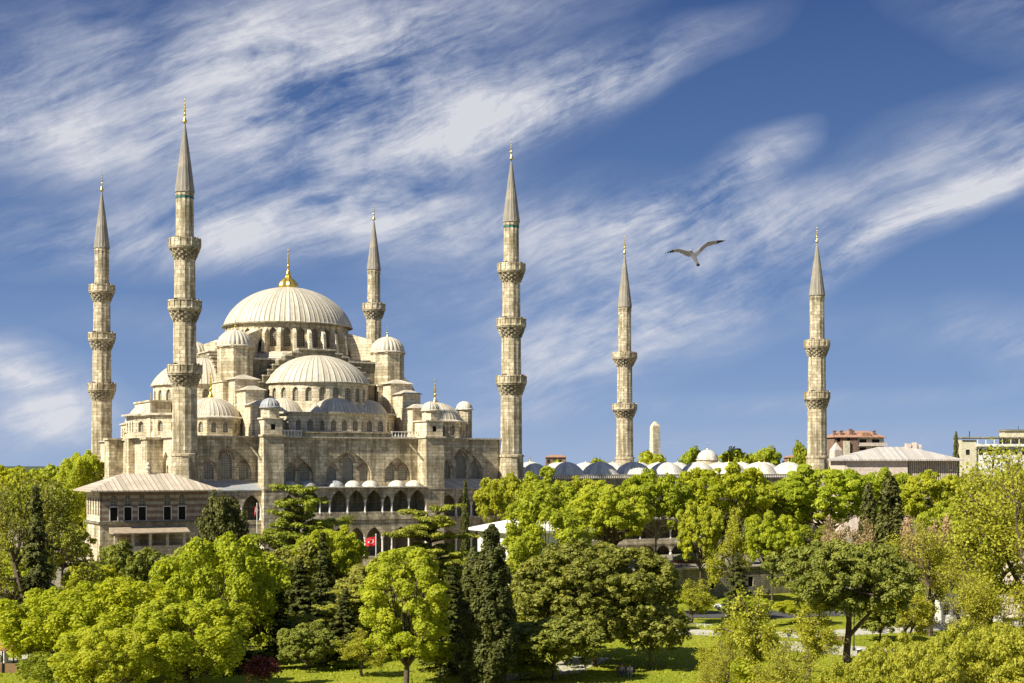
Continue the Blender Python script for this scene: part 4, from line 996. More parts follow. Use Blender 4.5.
proto('dark_round', 9, 10, tree_round, 25, 9, 10, .5, 'leaf_dark', 20000, .28, 80, .075, nl=13)
proto('far', 10, 9, tree_round, 26, 10, 9, 1, 'leaf_bright', 7000, .5, 60, .08)

def tree(kind, px, top, wpx, Y, label, name='tree', zb=None, rz=None, group='trees of the park', cat='tree'):
    (tm, lm), W, H = PROTO[kind]; x, y = at(px, Y); g_ = gz(x, y) if zb is None else zb
    h = zz(top, Y)-g_; w_ = wpx/FPX*Y; sxy = w_/W; sz = h/H
    o = root(name, label, cat, (x, y, g_), random.uniform(0, 6.28) if rz is None else rz, group)
    o.scale = (sxy, sxy, sz)
    put('trunk', tm, o); put('crown', lm, o)
    return o
T = tree
# ---- far trees on the skyline
T('far', 651, 450, 50, 360, 'small rounded tree at the foot of the tall plain obelisk', 'broadleaf_tree', 8)
T('far', 692, 446, 40, 350, 'small rounded tree left of the little gate dome', 'broadleaf_tree', 8)
T('far', 737, 447, 56, 355, 'left one of two joined round trees on the skyline right of the gate dome', 'broadleaf_tree', 8)
T('far', 764, 446, 52, 365, 'right one of two joined round trees on the skyline right of the gate dome', 'broadleaf_tree', 8)
T('far', 801, 440.5, 24, 370, 'narrow bright tree on the skyline just left of the right hand minaret', 'broadleaf_tree', 8)
T('far', 560, 459.5, 30, 430, 'tiny far tree beside the low brick house over the domes', 'broadleaf_tree', 10)
T('cypress_far', 956, 431, 9, 400, 'tiny dark cypress on the skyline beside the cream house', 'cypress', 10)
T('far', 822, 462, 50, 350, 'low tree behind the foot of the right hand minaret', 'broadleaf_tree', 4)
# ---- behind and beside the mosque
T('lime_a', 80, 446, 62, 262, 'bright green tree against the sky left of the far left minaret', 'broadleaf_tree')
T('bright_a', 52, 478, 70, 235, 'green tree behind the branches at the far left', 'broadleaf_tree')
T('bright_b', 18, 484, 66, 250, 'pale green tree at the left edge behind the bare branches', 'broadleaf_tree')
T('mid_a', 62, 520, 74, 192, 'mid green tree standing left of the banded pavilion', 'broadleaf_tree')
T('bright_a', 92, 560, 70, 172, 'small green tree below the left corner of the banded pavilion', 'broadleaf_tree')
# ---- right hand rows in front of the courtyard
T('bright_b', 503, 471, 62, 228, 'green tree against the foot of the minaret at the wall end', 'broadleaf_tree')
T('chestnut', 545, 469, 76, 222, 'wide green tree in front of the first courtyard domes', 'broadleaf_tree')
T('bright_a', 588, 474, 70, 230, 'green tree behind the white building, in the back row', 'broadleaf_tree')
T('mid_a', 612, 486, 72, 222, 'shaded green tree between two brighter trees in front of the courtyard', 'broadleaf_tree')
T('lime_c', 614, 479, 92, 206, 'bright tree right of the white building roof', 'broadleaf_tree')
T('bright_b', 655, 467, 84, 214, 'tall tree with a dark bare trunk in front of the arcade', 'broadleaf_tree')
T('lime_c', 723, 461, 104, 224, 'broad bright tree whose top covers the courtyard domes in the middle', 'broadleaf_tree')
T('sparse_c', 735, 510, 50, 203, 'tree with a pale trunk and reddish young leaves by the arcade', 'broadleaf_tree')
T('bright_a', 700, 498, 52, 206, 'green tree with a thick pale trunk leaning over the arcade', 'broadleaf_tree')
T('mid_a', 784, 476, 60, 232, 'darker tree under the last courtyard dome', 'broadleaf_tree')
T('lime_c', 772, 509, 66, 203, 'small round lime green tree standing on the terrace', 'broadleaf_tree')
T('lime_c', 828, 463, 118, 228, 'big bright tree at the foot of the right hand minaret', 'broadleaf_tree')
T('bright_b', 884, 466, 70, 240, 'green tree in front of the pink walled hall', 'broadleaf_tree')
T('bright_a', 932, 468, 84, 236, 'green tree under the right end of the grey hipped roof', 'broadleaf_tree')
T('mid_a', 975, 468, 84, 242, 'green tree behind the sparse yellow tree on the right', 'broadleaf_tree')
T('bright_b', 1022, 462, 80, 246, 'green tree cut by the right edge on the upper row', 'broadleaf_tree')
T('mid_a', 812, 520, 70, 214, 'shaded tree between the big bright tree and the umbrella pine', 'broadleaf_tree')
T('cypress_far', 890, 474, 46, 196, 'large dark conifer, the broader of the dark pair on the right', 'cypress')
T('cypress_far', 868, 482, 28, 205, 'narrower dark conifer, left of the dark pair on the right', 'cypress')
T('brown', 850, 520, 58, 186, 'brown leafless tree just above the umbrella pine', 'bare_tree')
T('brown', 926, 518, 54, 176, 'brown leafless tree right of the dark conifers', 'bare_tree')
T('bright_a', 962, 500, 90, 200, 'green tree above the white kiosk', 'broadleaf_tree')
T('chestnut', 547, 493, 98, 172, 'leafy bright tree hiding the middle of the white building', 'broadleaf_tree')
T('cypress_far', 465, 479, 11, 214, 'slim small cypress at the foot of the right front tower', 'cypress')
# ---- in front of the mosque
T('dark_round', 222, 480, 62, 190, 'dark evergreen tree covering the right end of the banded pavilion', 'evergreen_tree')
T('olive_a', 130, 540, 84, 178, 'olive green tree in front of the pavilion porch', 'evergreen_tree')
T('dark_round', 178, 548, 66, 172, 'dark rounded tree between the olive tree and the lime one below the pavilion', 'evergreen_tree')
T('cedar_b', 300, 488, 112, 192, 'light green cedar with ragged level branches in front of the left arcade', 'cedar')
T('olive_a', 252, 548, 96, 168, 'dull olive tree right of the big lime tree', 'evergreen_tree')
T('olive_a', 300, 540, 92, 174, 'dull olive tree under the ragged cedar', 'evergreen_tree')
T('lime_c', 330, 524, 76, 176, 'yellowish green tree left of the crescent flag', 'broadleaf_tree')
T('olive_a', 378, 560, 90, 166, 'dull olive tree just below the crescent flag', 'evergreen_tree')
T('cedar', 432, 504, 112, 158, 'spreading cedar with flat layered plates of foliage in front of the mosque wall', 'cedar')
T('olive_a', 462, 552, 80, 172, 'olive tree behind the tall cypress group', 'evergreen_tree')
T('fir', 323, 532, 40, 150, 'tall narrow dark fir with drooping tiers', 'fir_tree')
T('fir', 276, 556, 38, 146, 'shorter dark fir left of the tall narrow one', 'fir_tree')
T('fir_wide', 345, 590, 56, 142, 'broad dark fir low in front of the olive trees', 'fir_tree')
T('cedar_b', 352, 585, 90, 146, 'low cedar with bright tips between the firs and the puffy lime tree', 'cedar')
T('puffy', 406, 540, 104, 126, 'lime green tree with puffy rounded clumps near the middle', 'broadleaf_tree')
T('fir_wide', 452, 566, 66, 136, 'dark fir between the puffy lime tree and the cypress', 'fir_tree')
T('cypress', 491, 525, 58, 127, 'tall dark cypress with a ragged tip in the foreground', 'cypress')
T('cypress', 474, 548, 44, 129, 'lower dark cypress joined to the left of the tall one', 'cypress')
# ---- left foreground
T('sparse_b', 24, 474, 130, 152, 'open tree with dark bare branches at the left edge', 'broadleaf_tree')
T('fir', 36, 486, 50, 146, 'dark narrow conifer seen through the branches at the left edge', 'cypress')
T('sparse_a', -8, 520, 90, 140, 'yellow green branches reaching in from the left edge', 'broadleaf_tree')
T('lime_b', 60, 584, 150, 136, 'left one of the big lime green trees in the bottom left corner', 'broadleaf_tree')
T('lime_a', 124, 572, 150, 130, 'middle one of the big lime green trees in the bottom left corner', 'broadleaf_tree')
T('lime_b', 218, 530, 138, 142, 'tallest lime green tree left of the dark firs', 'broadleaf_tree')
T('lime_a', 190, 594, 136, 124, 'low lime green tree at the bottom, right of the corner pair', 'broadleaf_tree')
T('shrub_d', 60, 650, 90, 124, 'dark green low tree at the very bottom left', 'broadleaf_tree')
T('shrub_red', 262, 655, 44, 126, 'dark red leaved shrub at the bottom left of the firs', 'shrub', cat='shrub')
T('shrub_g', 350, 660, 50, 140, 'small green shrub on the lawn under the firs', 'shrub', cat='shrub')
# ---- centre and right foreground
T('pine_big', 594, 537, 176, 141, 'huge rounded dark green pine in the middle foreground', 'pine_tree')
T('pine_small', 554, 612, 104, 131, 'smaller pine at the lower left of the huge rounded pine', 'pine_tree')
T('pine_small', 650, 600, 84, 138, 'smaller pine at the lower right of the huge rounded pine', 'pine_tree')
T('lime_b', 512, 590, 40, 150, 'sliver of bright foliage between the cypress and the huge pine', 'broadleaf_tree')
T('sparse_c', 690, 580, 56, 178, 'small pollarded tree with a stout trunk on the lawn', 'broadleaf_tree')
T('fir_wide', 737, 553, 44, 172, 'small dark fir in front of the retaining wall', 'fir_tree')
T('sparse_c', 742, 590, 86, 118, 'young yellow green tree right of the lawn', 'broadleaf_tree')
T('sparse_a', 726, 640, 60, 110, 'yellow green sapling at the bottom, left of the young tree', 'broadleaf_tree')
T('sparse_a', 778, 640, 90, 106, 'yellow green sapling at the bottom under the umbrella pine', 'broadleaf_tree')
T('umbrella', 846, 540, 148, 136, 'umbrella pine with a flat spreading crown and bare forked trunk', 'pine_tree')
T('shrub_y', 912, 634, 130, 100, 'big yellow green bush at the bottom right, the left one', 'bush', cat='bush')
T('shrub_y', 990, 620, 150, 104, 'big yellow green bush filling the bottom right corner', 'bush', cat='bush')
T('shrub_y', 860, 660, 100, 98, 'low yellow green bush at the bottom below the umbrella pine', 'bush', cat='bush')
T('sparse_a', 985, 448, 176, 158, 'tall open yellow green tree on the right with branches showing', 'broadleaf_tree')
T('sparse_a', 930, 520, 90, 165, 'open yellow green tree left of the tall open one', 'broadleaf_tree')
T('sparse_a', 1028, 452, 120, 145, 'open yellow green tree cut off by the right edge', 'broadleaf_tree')
T('olive_a', 880, 592, 60, 160, 'low dark olive tree right of the umbrella pine trunk', 'evergreen_tree')

T('shrub_d', 300, 612, 90, 150, 'dark low thicket behind the firs at the left of the lawn', 'shrub', cat='shrub')
T('shrub_d', 380, 606, 90, 152, 'dark low thicket left of the puffy lime tree trunk', 'shrub', cat='shrub')
T('shrub_d', 452, 610, 80, 146, 'dark low thicket between the puffy lime tree and the cypress', 'shrub', cat='shrub')
T('olive_a', 244, 586, 80, 148, 'olive tree filling the gap right of the tallest lime green tree', 'evergreen_tree')
T('olive_a', 420, 572, 80, 160, 'olive tree behind the crown of the puffy lime tree', 'evergreen_tree')
T('fir_wide', 300, 560, 60, 156, 'broad dark fir between the two narrow firs', 'fir_tree')
T('bright_a', 14, 545, 90, 170, 'green tree low at the left edge behind the branches', 'broadleaf_tree')
T('mid_a', 20, 610, 70, 150, 'dark green tree behind the little kiosk', 'broadleaf_tree')
T('far', 4, 463, 66, 300, 'round far tree at the left edge of the skyline', 'broadleaf_tree')
T('far', 46, 464, 60, 320, 'round far tree left of the bright tree on the skyline', 'broadleaf_tree')
T('shrub_g', 532, 662, 60, 132, 'green shrub beside the white hoop fence', 'shrub', cat='shrub')
T('mid_a', 505, 560, 60, 168, 'green tree below the left end of the white building', 'broadleaf_tree')
T('shrub_d', 655, 556, 40, 206, 'green shrub against the left end of the retaining wall', 'shrub', cat='shrub')
T('lime_c', 690, 590, 44, 190, 'small bright tree against the retaining wall', 'broadleaf_tree')
T('lime_c', 800, 600, 60, 178, 'small bright tree in front of the wall left of the umbrella pine', 'broadleaf_tree')
T('shrub_g', 745, 596, 60, 184, 'bright shrub in front of the parked cars', 'shrub', cat='shrub')
T('shrub_d', 905, 596, 70, 176, 'green shrub in front of the white kiosk', 'shrub', cat='shrub')
T('sparse_a', 958, 560, 90, 150, 'open yellow green young tree in front of the white kiosk', 'broadleaf_tree')
T('lime_a', 108, 622, 110, 118, 'lime green tree at the bottom edge between the big corner trees', 'broadleaf_tree')
T('bright_a', 900, 540, 70, 182, 'green tree between the umbrella pine and the white kiosk', 'broadleaf_tree')
T('fir_wide', 236, 600, 60, 136, 'dark fir at the right foot of the tallest lime green tree', 'fir_tree')
T('far', 26, 466, 50, 280, 'far tree between two others on the left skyline', 'broadleaf_tree')
T('far', 600, 458, 36, 420, 'small far tree just above the domes left of a minaret', 'broadleaf_tree', 10)
T('shrub_d', 520, 640, 60, 134, 'dark green thicket right of the tall cypress', 'shrub', cat='shrub')
T('olive_a', 306, 622, 70, 138, 'low olive tree between the dark firs and the puffy lime tree', 'evergreen_tree')
T('sparse_c', 362, 628, 50, 134, 'young thin tree just left of the puffy lime tree', 'broadleaf_tree')
T('lime_c', 440, 640, 50, 132, 'small bright tree between the puffy lime tree and the cypress foot', 'broadleaf_tree')
T('shrub_g', 672, 606, 36, 172, 'small bright shrub left of the pollarded tree', 'shrub', cat='shrub')
T('sparse_c', 728, 622, 56, 130, 'young yellow green tree at the right edge of the open lawn', 'broadleaf_tree')
T('sparse_c', 806, 606, 70, 132, 'young yellow green tree left of the umbrella pine trunk', 'broadleaf_tree')
T('shrub_g', 756, 650, 90, 118, 'bright low shrub at the bottom between the saplings', 'shrub', cat='shrub')
T('sparse_c', 905, 572, 60, 150, 'young yellow green tree beside the right side of the umbrella pine', 'broadleaf_tree')
# far wood that reads as one mass
rs = np.random.RandomState(99); pts = []; 
for i in range(260):
    X = rs.uniform(-420, 420); Y_ = rs.uniform(560, 700); r_ = rs.uniform(4, 7); pts.append((X, Y_, 10.5+rs.uniform(0, 2.5), r_))
p_, d_ = blobs_to_leaves(pts, 30000, rs, .3, .7)
o = put('distant_wood', leafmesh('distant_wood', p_, d_, 1.6, 'leaf_mid', 5)); o['kind'] = 'stuff'; o['label'] = 'distant green wood on the horizon'; o['category'] = 'wood'
# grass tufts of the lawn
n = 26000; pp = np.stack([rs.uniform(-70, 85, n), rs.uniform(126, 168, n), np.full(n, .07)], 1); dd = rs.normal(0, 1, (n, 3)); dd[:, 2] *= .3
o = put('grass_tufts', leafmesh('grass_tufts', pp, dd, .22, 'leaf_bright', 6)); o['kind'] = 'stuff'; o['label'] = 'short bright grass of the park lawn'; o['category'] = 'grass'

# ================================================================== flags
def flag(px, Yf, ptop, pbase, label, big):
    x, y = at(px, Yf); zb = zz(pbase, Yf); zt = zz(ptop, Yf); g_ = gz(x, y)
    o = root('flagpole', label, 'flag', (x, y, g_))
    mb = MB(); mb.lathe([(.07, 0), (.05, zt-g_), (.09, zt-g_+.02), (.02, zt-g_+.18)], 8); part('pole', mb, 'white_paint', o)
    mb = MB(); W_, H_ = (1.5, 1.15) if big else (.4, 1.3); n = 14; z0 = zt-g_-H_-.2; vs = []
    def wave(u, v_): return (-u*W_*(.95-.1*v_), .16*sin(u*7+v_*1.3)*u, z0+H_*v_-.28*u*u)
    for sd in (0, .02):
        for i in range(n+1):
            for j in range(5): a = wave(i/n, j/4); vs.append((a[0], a[1]+sd, a[2]))
    fs = [(i*5+j, (i+1)*5+j, (i+1)*5+j+1, i*5+j+1) for i in range(n) for j in range(4)]
    fs += [tuple(q+5*(n+1) for q in f[::-1]) for f in fs]; mb.add(vs, fs); f_ = part('flag', mb, 'red_cloth', o)
    mb = MB(); cx, cz, ro, ri, off = .42, .5, .27, .215, .07
    A = []
    for i in range(25):
        t = R(38)+(2*PI-2*R(38))*i/24; A.append((cx-0+ro*H_/W_*cos(t), cz+ro*sin(t)))
    Bp = []
    for i in range(25):
        t = R(50)+(2*PI-2*R(50))*i/24; Bp.append((cx+off*H_/W_+ri*H_/W_*cos(t), cz+ri*sin(t)))
    for sd in (-.012, .032):
        k0 = len(mb.v); mb.v += [(lambda a: (a[0], a[1]+sd, a[2]))(wave(u, v_)) for u, v_ in A+Bp]
        mb.f += [(k0+i, k0+i+1, k0+25+i+1, k0+25+i) for i in range(24)]
        st = [(.70+(.13 if i % 2 == 0 else .05)*H_/W_*cos(PI+i*PI/5), .5+(.13 if i % 2 == 0 else .05)*sin(PI+i*PI/5)) for i in range(10)]
        k0 = len(mb.v); mb.v += [(lambda a: (a[0], a[1]+sd, a[2]))(wave(u, v_)) for u, v_ in st+[(.70, .5)]]
        mb.f += [(k0+i, k0+(i+1) % 10, k0+10) for i in range(10)]
    part('crescent_and_star', mb, 'white_paint', f_)
flag(376, 184, 535, 600, 'red flag with white crescent and star on a pole before the lower arcade', True)
flag(257, 205, 504, 560, 'small drooping red flag on a pole beside the dark evergreen', False)

# ================================================================== gull
def gull():
    Y = 31.0; x, y = at(694.4, Y); z = zz(255.1, Y); q = Y/FPX/13.65
    def Q(a, b, d=0): return Vector(((a-470)*q, d, (275-b)*q))
    mb = MB()
    # body
    mb.tube([Q(392, 232, -.17), Q(400, 228, -.15), Q(412, 235, -.12), Q(432, 258, -.07), Q(462, 292, 0), Q(492, 330, .07), Q(515, 362, .13), Q(530, 382, .17), Q(540, 396, .2)],
            [.004, .028, .036, .044, .056, .046, .03, .034, .04], 12)
    mb.tube([Q(374, 226, -.21), Q(394, 231, -.165)], [.003, .01], 6)
    def wing(secs):
        vs = []
        for (a, b, d, ch) in secs:
            c_ = Q(a, b, d); up = Vector((0, .7, .7))
            for (u, w_) in ((-.5, 0), (-.3, .055), (.1, .05), (.5, 0), (.1, -.01), (-.3, -.02)):
                vs.append(c_+Vector((0, u*ch*.75, -u*ch*.72))+up*(w_*ch))
        n = len(secs); mb.add(vs, [(k*6+i, k*6+(i+1) % 6, (k+1)*6+(i+1) % 6, (k+1)*6+i) for k in range(n-1) for i in range(6)]+[tuple(range(5, -1, -1)), tuple((n-1)*6+i for i in range(6))])
    wing([(470, 280, 0, .19), (520, 245, 0, .19), (580, 185, -.01, .17), (640, 135, -.03, .16), (700, 118, -.02, .15), (770, 103, .0, .13), (840, 88, .03, .09), (890, 76, .06, .05), (926, 67, .08, .012)])
    wing([(455, 268, 0, .19), (400, 260, 0, .17), (350, 248, -.02, .15), (290, 230, -.05, .13), (225, 218, -.06, .12), (170, 228, -.03, .10), (115, 240, .0, .06), (55, 251, .03, .012)])
    o = single('gull', mb, 'gull', 'white and grey gull with black wingtips gliding in the sky', 'bird', (x, y, z))
    md_ = o.modifiers.new('remesh', 'REMESH'); md_.mode = 'VOXEL'; md_.voxel_size = .0065; md_.use_smooth_shade = True
t = mat('gull'); gx, gy, gzz = t.sep(t.oc)
ax_ = t.m('ABSOLUTE', t.m('SUBTRACT', gx, .02))
c = t.mix(t.ramp(ax_, [(.46, 0), (.5, 1)]), t.mix(t.ramp(ax_, [(.06, 0), (.12, 1)]), (.66, .66, .68), (.34, .33, .32)), (.02, .02, .022))
c = t.mix(t.ramp(t.m('MULTIPLY', gzz, -1.0), [(.165, 0), (.185, 1)]), c, (.05, .05, .05))
fin(t, c, .7)
gull()

# ================================================================== people, cars, park things
def person(px, Yp, label, shirt, trousers, pose='stand', z=None, rz=0, h=1.72):
    x, y = at(px, Yp); g_ = gz(x, y) if z is None else z
    o = root('person', label, 'person', (x, y, g_), rz); k = h/1.72
    if pose == 'stand':
        J = {'pel': (0, 0, .92), 'ch': (0, -.01, 1.25), 'nk': (0, 0, 1.46), 'hd': (0, -.02, 1.60), 'ht': (0, -.02, 1.70),
             'hl': (-.1, 0, .88), 'kl': (-.11, -.05, .48), 'al': (-.12, .06, .08), 'fl': (-.13, -.1, .04), 'hr': (.1, 0, .88), 'kr': (.11, .03, .48), 'ar': (.12, .02, .08), 'fr': (.13, -.16, .04),
             'sl': (-.19, 0, 1.38), 'el': (-.25, .03, 1.1), 'wl': (-.24, -.1, .86), 'ml': (-.24, -.14, .78), 'sr': (.19, 0, 1.38), 'er': (.25, .0, 1.1), 'wr': (.22, -.12, .88), 'mr': (.21, -.16, .80)}
    else:
        J = {'pel': (0, 0, .47), 'ch': (0, .03, .80), 'nk': (0, 0, 1.0), 'hd': (0, -.03, 1.14), 'ht': (0, -.03, 1.24),
             'hl': (-.1, -.03, .47), 'kl': (-.13, -.45, .50), 'al': (-.13, -.45, .08), 'fl': (-.13, -.6, .04), 'hr': (.1, -.03, .47), 'kr': (.13, -.45, .50), 'ar': (.13, -.42, .08), 'fr': (.13, -.57, .04),
             'sl': (-.19, .02, .93), 'el': (-.25, -.05, .68), 'wl': (-.16, -.28, .58), 'ml': (-.14, -.35, .56), 'sr': (.19, .02, .93), 'er': (.25, -.05, .68), 'wr': (.16, -.28, .58), 'mr': (.14, -.35, .56)}
    rad = {'pel': .15, 'ch': .16, 'nk': .055, 'hd': .095, 'ht': .06, 'hl': .095, 'hr': .095, 'kl': .06, 'kr': .06, 'al': .04, 'ar': .04, 'fl': .035, 'fr': .035,
           'sl': .065, 'sr': .065, 'el': .042, 'er': .042, 'wl': .03, 'wr': .03, 'ml': .035, 'mr': .035}
    E_ = [('pel', 'ch'), ('ch', 'nk'), ('nk', 'hd'), ('hd', 'ht'), ('pel', 'hl'), ('hl', 'kl'), ('kl', 'al'), ('al', 'fl'), ('pel', 'hr'), ('hr', 'kr'), ('kr', 'ar'), ('ar', 'fr'),
          ('ch', 'sl'), ('sl', 'el'), ('el', 'wl'), ('wl', 'ml'), ('ch', 'sr'), ('sr', 'er'), ('er', 'wr'), ('wr', 'mr')]
    def skin(names, edges, m, nm, grow=1.0, par=None):
        me = bpy.data.meshes.new(nm); bm = bmesh.new(); sl = bm.verts.layers.skin.verify(); vv = {}
        for i, a in enumerate(names):
            v = bm.verts.new(tuple(c*k for c in J[a])); vv[a] = v; v[sl].radius = (rad[a]*k*grow,)*2; v[sl].use_root = (i == 0)
        for a, b in edges: bm.edges.new((vv[a], vv[b]))
        bm.to_mesh(me); bm.free(); me.materials.append(M[m]); ob = put(nm, me, par or o)
        s_ = ob.modifiers.new('skin', 'SKIN'); s_.use_smooth_shade = True; ob.modifiers.new('sub', 'SUBSURF').levels = 1; ob.modifiers['sub'].render_levels = 2
        return ob
    body = skin(list(J), E_, 'skin', 'body')
    skin(['pel', 'ch', 'sl', 'el', 'sr', 'er'], [('pel', 'ch'), ('ch', 'sl'), ('sl', 'el'), ('ch', 'sr'), ('sr', 'er')], shirt, 'shirt', 1.14, body)
    skin(['pel', 'hl', 'kl', 'al', 'hr', 'kr', 'ar'], [('pel', 'hl'), ('hl', 'kl'), ('kl', 'al'), ('pel', 'hr'), ('hr', 'kr'), ('kr', 'ar')], trousers, 'trousers', 1.16, body)
    mb = MB(); hd = J['hd']; mb.lathe([(.085, hd[2]-.02), (.105, hd[2]+.05), (.095, hd[2]+.11), (.05, hd[2]+.155), (.01, hd[2]+.165)], 12, hd[0], hd[1]+.025); hr = part('hair', mb, 'bark', body, smooth=True); hr.scale = (k, k, k)
    return o
plain('denim', (.06, .08, .14), .9); plain('grey_cloth', (.25, .25, .27), .9)
person(622, 133.5, 'person in a pale grey top sitting on the bench at the bottom of the lawn', 'grey_cloth', 'denim', 'sit', rz=R(15))
person(630, 133.2, 'person in a white top sitting at the right end of the bench', 'white_paint', 'grey_cloth', 'sit', rz=R(-10))
person(809, 158, 'person in a red top standing on the paved path near the umbrella pine', 'red_cloth', 'denim', rz=R(40))
person(789, 160, 'person in a white top walking on the paved path left of the red top one', 'white_paint', 'denim', rz=R(-60))
for i, (px_, lab, sh) in enumerate(((666, 'person in a red top on the terrace left of the canopy', 'red_cloth'), (673, 'person in a white top on the terrace behind the canopy', 'white_paint'), (681, 'person in dark blue on the terrace nearest the pale trunk', 'denim'))):
    person(px_, 228, lab, sh, 'denim', rz=i*1.3)
def bench(px, Yb, label, rz=0, m='wood'):
    x, y = at(px, Yb); o = root('park_bench', label, 'bench', (x, y, gz(x, y)), rz)
    mb = MB()
    for i in range(4): mb.box(-.9, .9, -.25+.13*i, -.15+.13*i, .42, .46)
    part('seat', mb, m, o); mb = MB()
    for i in range(3): mb.box(-.9, .9, .27, .31, .55+.13*i, .65+.13*i)
    part('backrest', mb, m, o)
    for s_ in (-.75, .75):
        mb = MB(); mb.box(s_-.04, s_+.04, -.22, -.16, 0, .42); mb.box(s_-.04, s_+.04, .2, .27, 0, .92); mb.box(s_-.03, s_+.03, -.16, .2, .36, .42); part('leg', mb, 'dark_metal', o)
bench(626, 133.4, 'wooden park bench with two people at the bottom of the lawn')
bench(761, 160, 'wooden park bench by the path right of the young tree', R(20))
bench(836, 157, 'wooden park bench beside the umbrella pine trunk', R(-10))
def car(px, Yc, label, body, rz):
    plain(body+'_'+str(px), {'white_car': (.7, .7, .7), 'dark_car': (.03, .045, .08), 'silver_car': (.35, .36, .38)}[body], .25, .2, .03, 1, .6)
    x, y = at(px, Yc); o = root('parked_car', label, 'car', (x, y, gz(x, y)+.06), rz, 'cars parked along the wall')
    side = [(-2.15, .35), (-2.2, .75), (-1.95, .92), (-1.1, 1.0), (-.55, 1.42), (.75, 1.45), (1.45, 1.0), (2.05, .88), (2.2, .6), (2.15, .32)]
    mb = MB(); n = len(side)
    A = [(a, -.86 if b < 1.1 else -.66, b) for a, b in side]; B = [(a, .86 if b < 1.1 else .66, b) for a, b in side]
    tr = tessellate_polygon([[Vector((a, b, 0)) for a, b in side]])
    mb.add(A+B, [tuple(t) for t in tr]+[tuple(n+i for i in t) for t in tr]+[(i, (i+1) % n, n+(i+1) % n, n+i) for i in range(n)]); part('body', mb, body+'_'+str(px), o)
    for sg in (-1, 1):
        mb = MB(); mb.add([(-1.0, sg*.872, 1.03), (1.3, sg*.872, 1.03), (.7, sg*.72, 1.38), (-.5, sg*.72, 1.36)], [(0, 1, 2, 3)]); part('side_window', mb, 'dark_opening', o)
    mb = MB(); mb.add([(-1.13, -.62, 1.03), (-1.13, .62, 1.03), (-.62, .6, 1.4), (-.62, -.6, 1.4)], [(0, 1, 2, 3)]); mb.add([(1.48, -.62, 1.02), (1.48, .62, 1.02), (.84, .6, 1.43), (.84, -.6, 1.43)], [(0, 1, 2, 3)]); part('windscreen', mb, 'dark_opening', o)
    for a in (-1.35, 1.35):
        for b in (-.8, .8):
            mb = MB(); mb.tube([(a, b-.1, .31), (a, b+.1, .31)], .31, 16); wv = part('wheel', mb, 'asphalt', o)
            mb = MB(); mb.tube([(a, b-.12, .31), (a, b+.12, .31)], .17, 12); part('rim', mb, 'white_paint', wv)
    for b in (-.6, .6):
        mb = MB(); mb.box(-2.24, -2.16, b-.16, b+.16, .62, .78); part('headlight', mb, 'marble', o)
car(731, 193, 'white car parked below the retaining wall behind the young tree', 'white_car', R(25))
car(753, 190, 'dark blue car parked right of the white one behind the young tree', 'dark_car', R(25))
car(948, 190, 'silver car parked behind the open yellow trees on the right', 'silver_car', R(10))
def lamp(px, Yl, hgt, label):
    x, y = at(px, Yl); o = root('street_lamp', label, 'lamp post', (x, y, gz(x, y)))
    mb = MB(); mb.lathe([(.16, 0), (.16, .25), (.09, .35), (.06, 1.0), (.045, hgt)], 10); part('pole', mb, 'dark_metal', o)
    mb = MB(); mb.lathe([(.05, hgt), (.2, hgt+.1), (.26, hgt+.45), (.1, hgt+.6), (.02, hgt+.75)], 8); part('lantern', mb, 'dark_metal', o)
lamp(854, 152, 4.6, 'black lamp post right of the umbrella pine trunk')
lamp(768, 172, 4.2, 'black lamp post by the path near the parked cars')
x, y = at(854.5, 150); o = root('litter_bin', 'small dark litter bin with pale rim at the foot of the lamp post', 'bin', (x+.0, y-2.2, 0))
mb = MB(); mb.lathe([(.22, 0), (.27, .7)], 12); part('bin_body', mb, 'dark_metal', o); mb = MB(); mb.lathe([(.29, .7), (.3, .8), (.25, .82)], 12); part('rim', mb, 'white_paint', o)
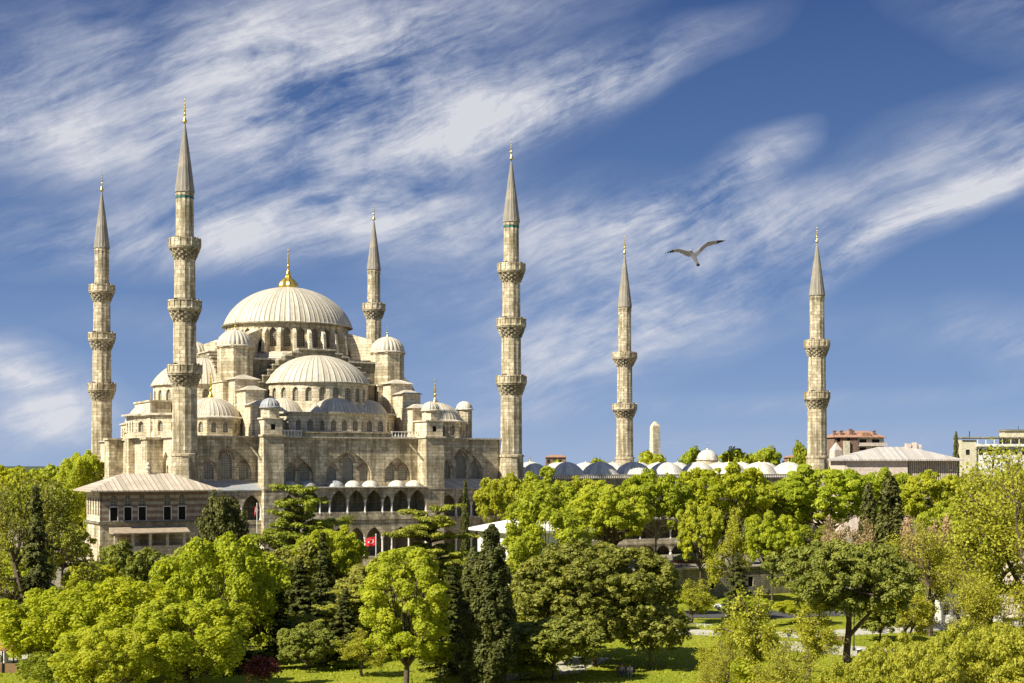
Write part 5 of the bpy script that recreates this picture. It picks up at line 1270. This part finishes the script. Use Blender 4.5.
# low white hoop fences along the paths
def fence(pts, label):
    o = root('low_fence', label, 'fence', (pts[0][0], pts[0][1], 0)); mb = MB(); pm = MB(); pm.lathe([(.035, 0), (.03, .5)], 6); pme = pm.mesh('post', 'white_paint')
    for i in range(len(pts)-1):
        a = Vector(pts[i]); b = Vector(pts[i+1]); L_ = (b-a).length; n = max(1, int(L_/.8))
        for j in range(n):
            p = a.lerp(b, j/n)-Vector(pts[0]); q_ = a.lerp(b, (j+1)/n)-Vector(pts[0])
            put('post', pme, o, (p.x, p.y, 0))
            m_ = (p+q_)/2; mb.tube([(p.x, p.y, .15), (m_.x, m_.y, .45), (q_.x, q_.y, .15)], .022, 4); mb.tube([(p.x, p.y, .42), (q_.x, q_.y, .42)], .02, 4)
    part('rail', mb, 'white_paint', o)
fence([at(668, 175), at(712, 173.5)], 'low white hoop fence along the far side of the path')
fence([at(505, 139), at(548, 141)], 'low white hoop fence at the bottom right of the dark cypress')
# canopy on the terrace
x, y = loc2w(62.2, -40.5); x, y = at(693, 222)
o = root('market_canopy', 'low oval brown canopy with a green top on the terrace edge', 'canopy', (x, y, TZ), R(28))
mb = MB(); mb.lathe([(3.0, 1.6), (3.05, 1.9), (2.6, 2.15), (1.4, 2.45), (.1, 2.6)], 20); cpt = part('canopy_top', mb, 'canopy_green', o); cpt.scale = (1.15, .7, 1)
mb = MB(); mb.lathe([(2.95, 1.0), (3.0, 1.62), (2.9, 1.62), (2.85, 1.0)], 20); v_ = part('valance', mb, 'canopy_brown', o); v_.scale = (1.15, .7, 1)
for a in range(4):
    mb = MB(); mb.lathe([(.05, 0), (.05, 1.7)], 6); part('post', mb, 'wood', o, (2.8*cos(a*PI/2+.78), 1.6*sin(a*PI/2+.78), 0))
# left edge kiosk and pillar
x, y = at(10, 137); o = root('park_kiosk', 'small open kiosk with dark frames and a brown roof at the bottom left corner', 'kiosk', (x, y, 0), R(-8))
mb = MB(); hip(mb, -1.9, 1.5, -1.2, 1.2, 2.2, 2.75, 1, .1); part('roof', mb, 'canopy_brown', o)
for a in (-1.8, -.2, 1.35):
    for b in (-1.1, 1.1): mb = MB(); mb.box(a-.05, a+.05, b-.05, b+.05, 0, 2.1); part('post', mb, 'dark_metal', o)
mb = MB(); mb.box(-1.8, 1.35, -1.0, -.8, 0, .9); part('counter', mb, 'wood', o)
mb = MB(); mb.lathe([(.3, .9), (.5, 1.1), (.45, 1.5), (.1, 1.7)], 10, -.9, -.6); part('jar', mb, 'plaster_cream', o)
x, y = at(3, 142); mb = MB(); mb.box(-.9, .0, -.3, .3, 0, 4.2); mb.box(.0, .35, -.4, .4, 0, 4.4); mb.box(-1, .5, -.5, .5, 4.4, 4.6)
single('gate_pillar', mb, 'plaster_white', 'white rendered gate pillar at the left edge above the kiosk', 'pillar', (x, y, 0), R(-10))
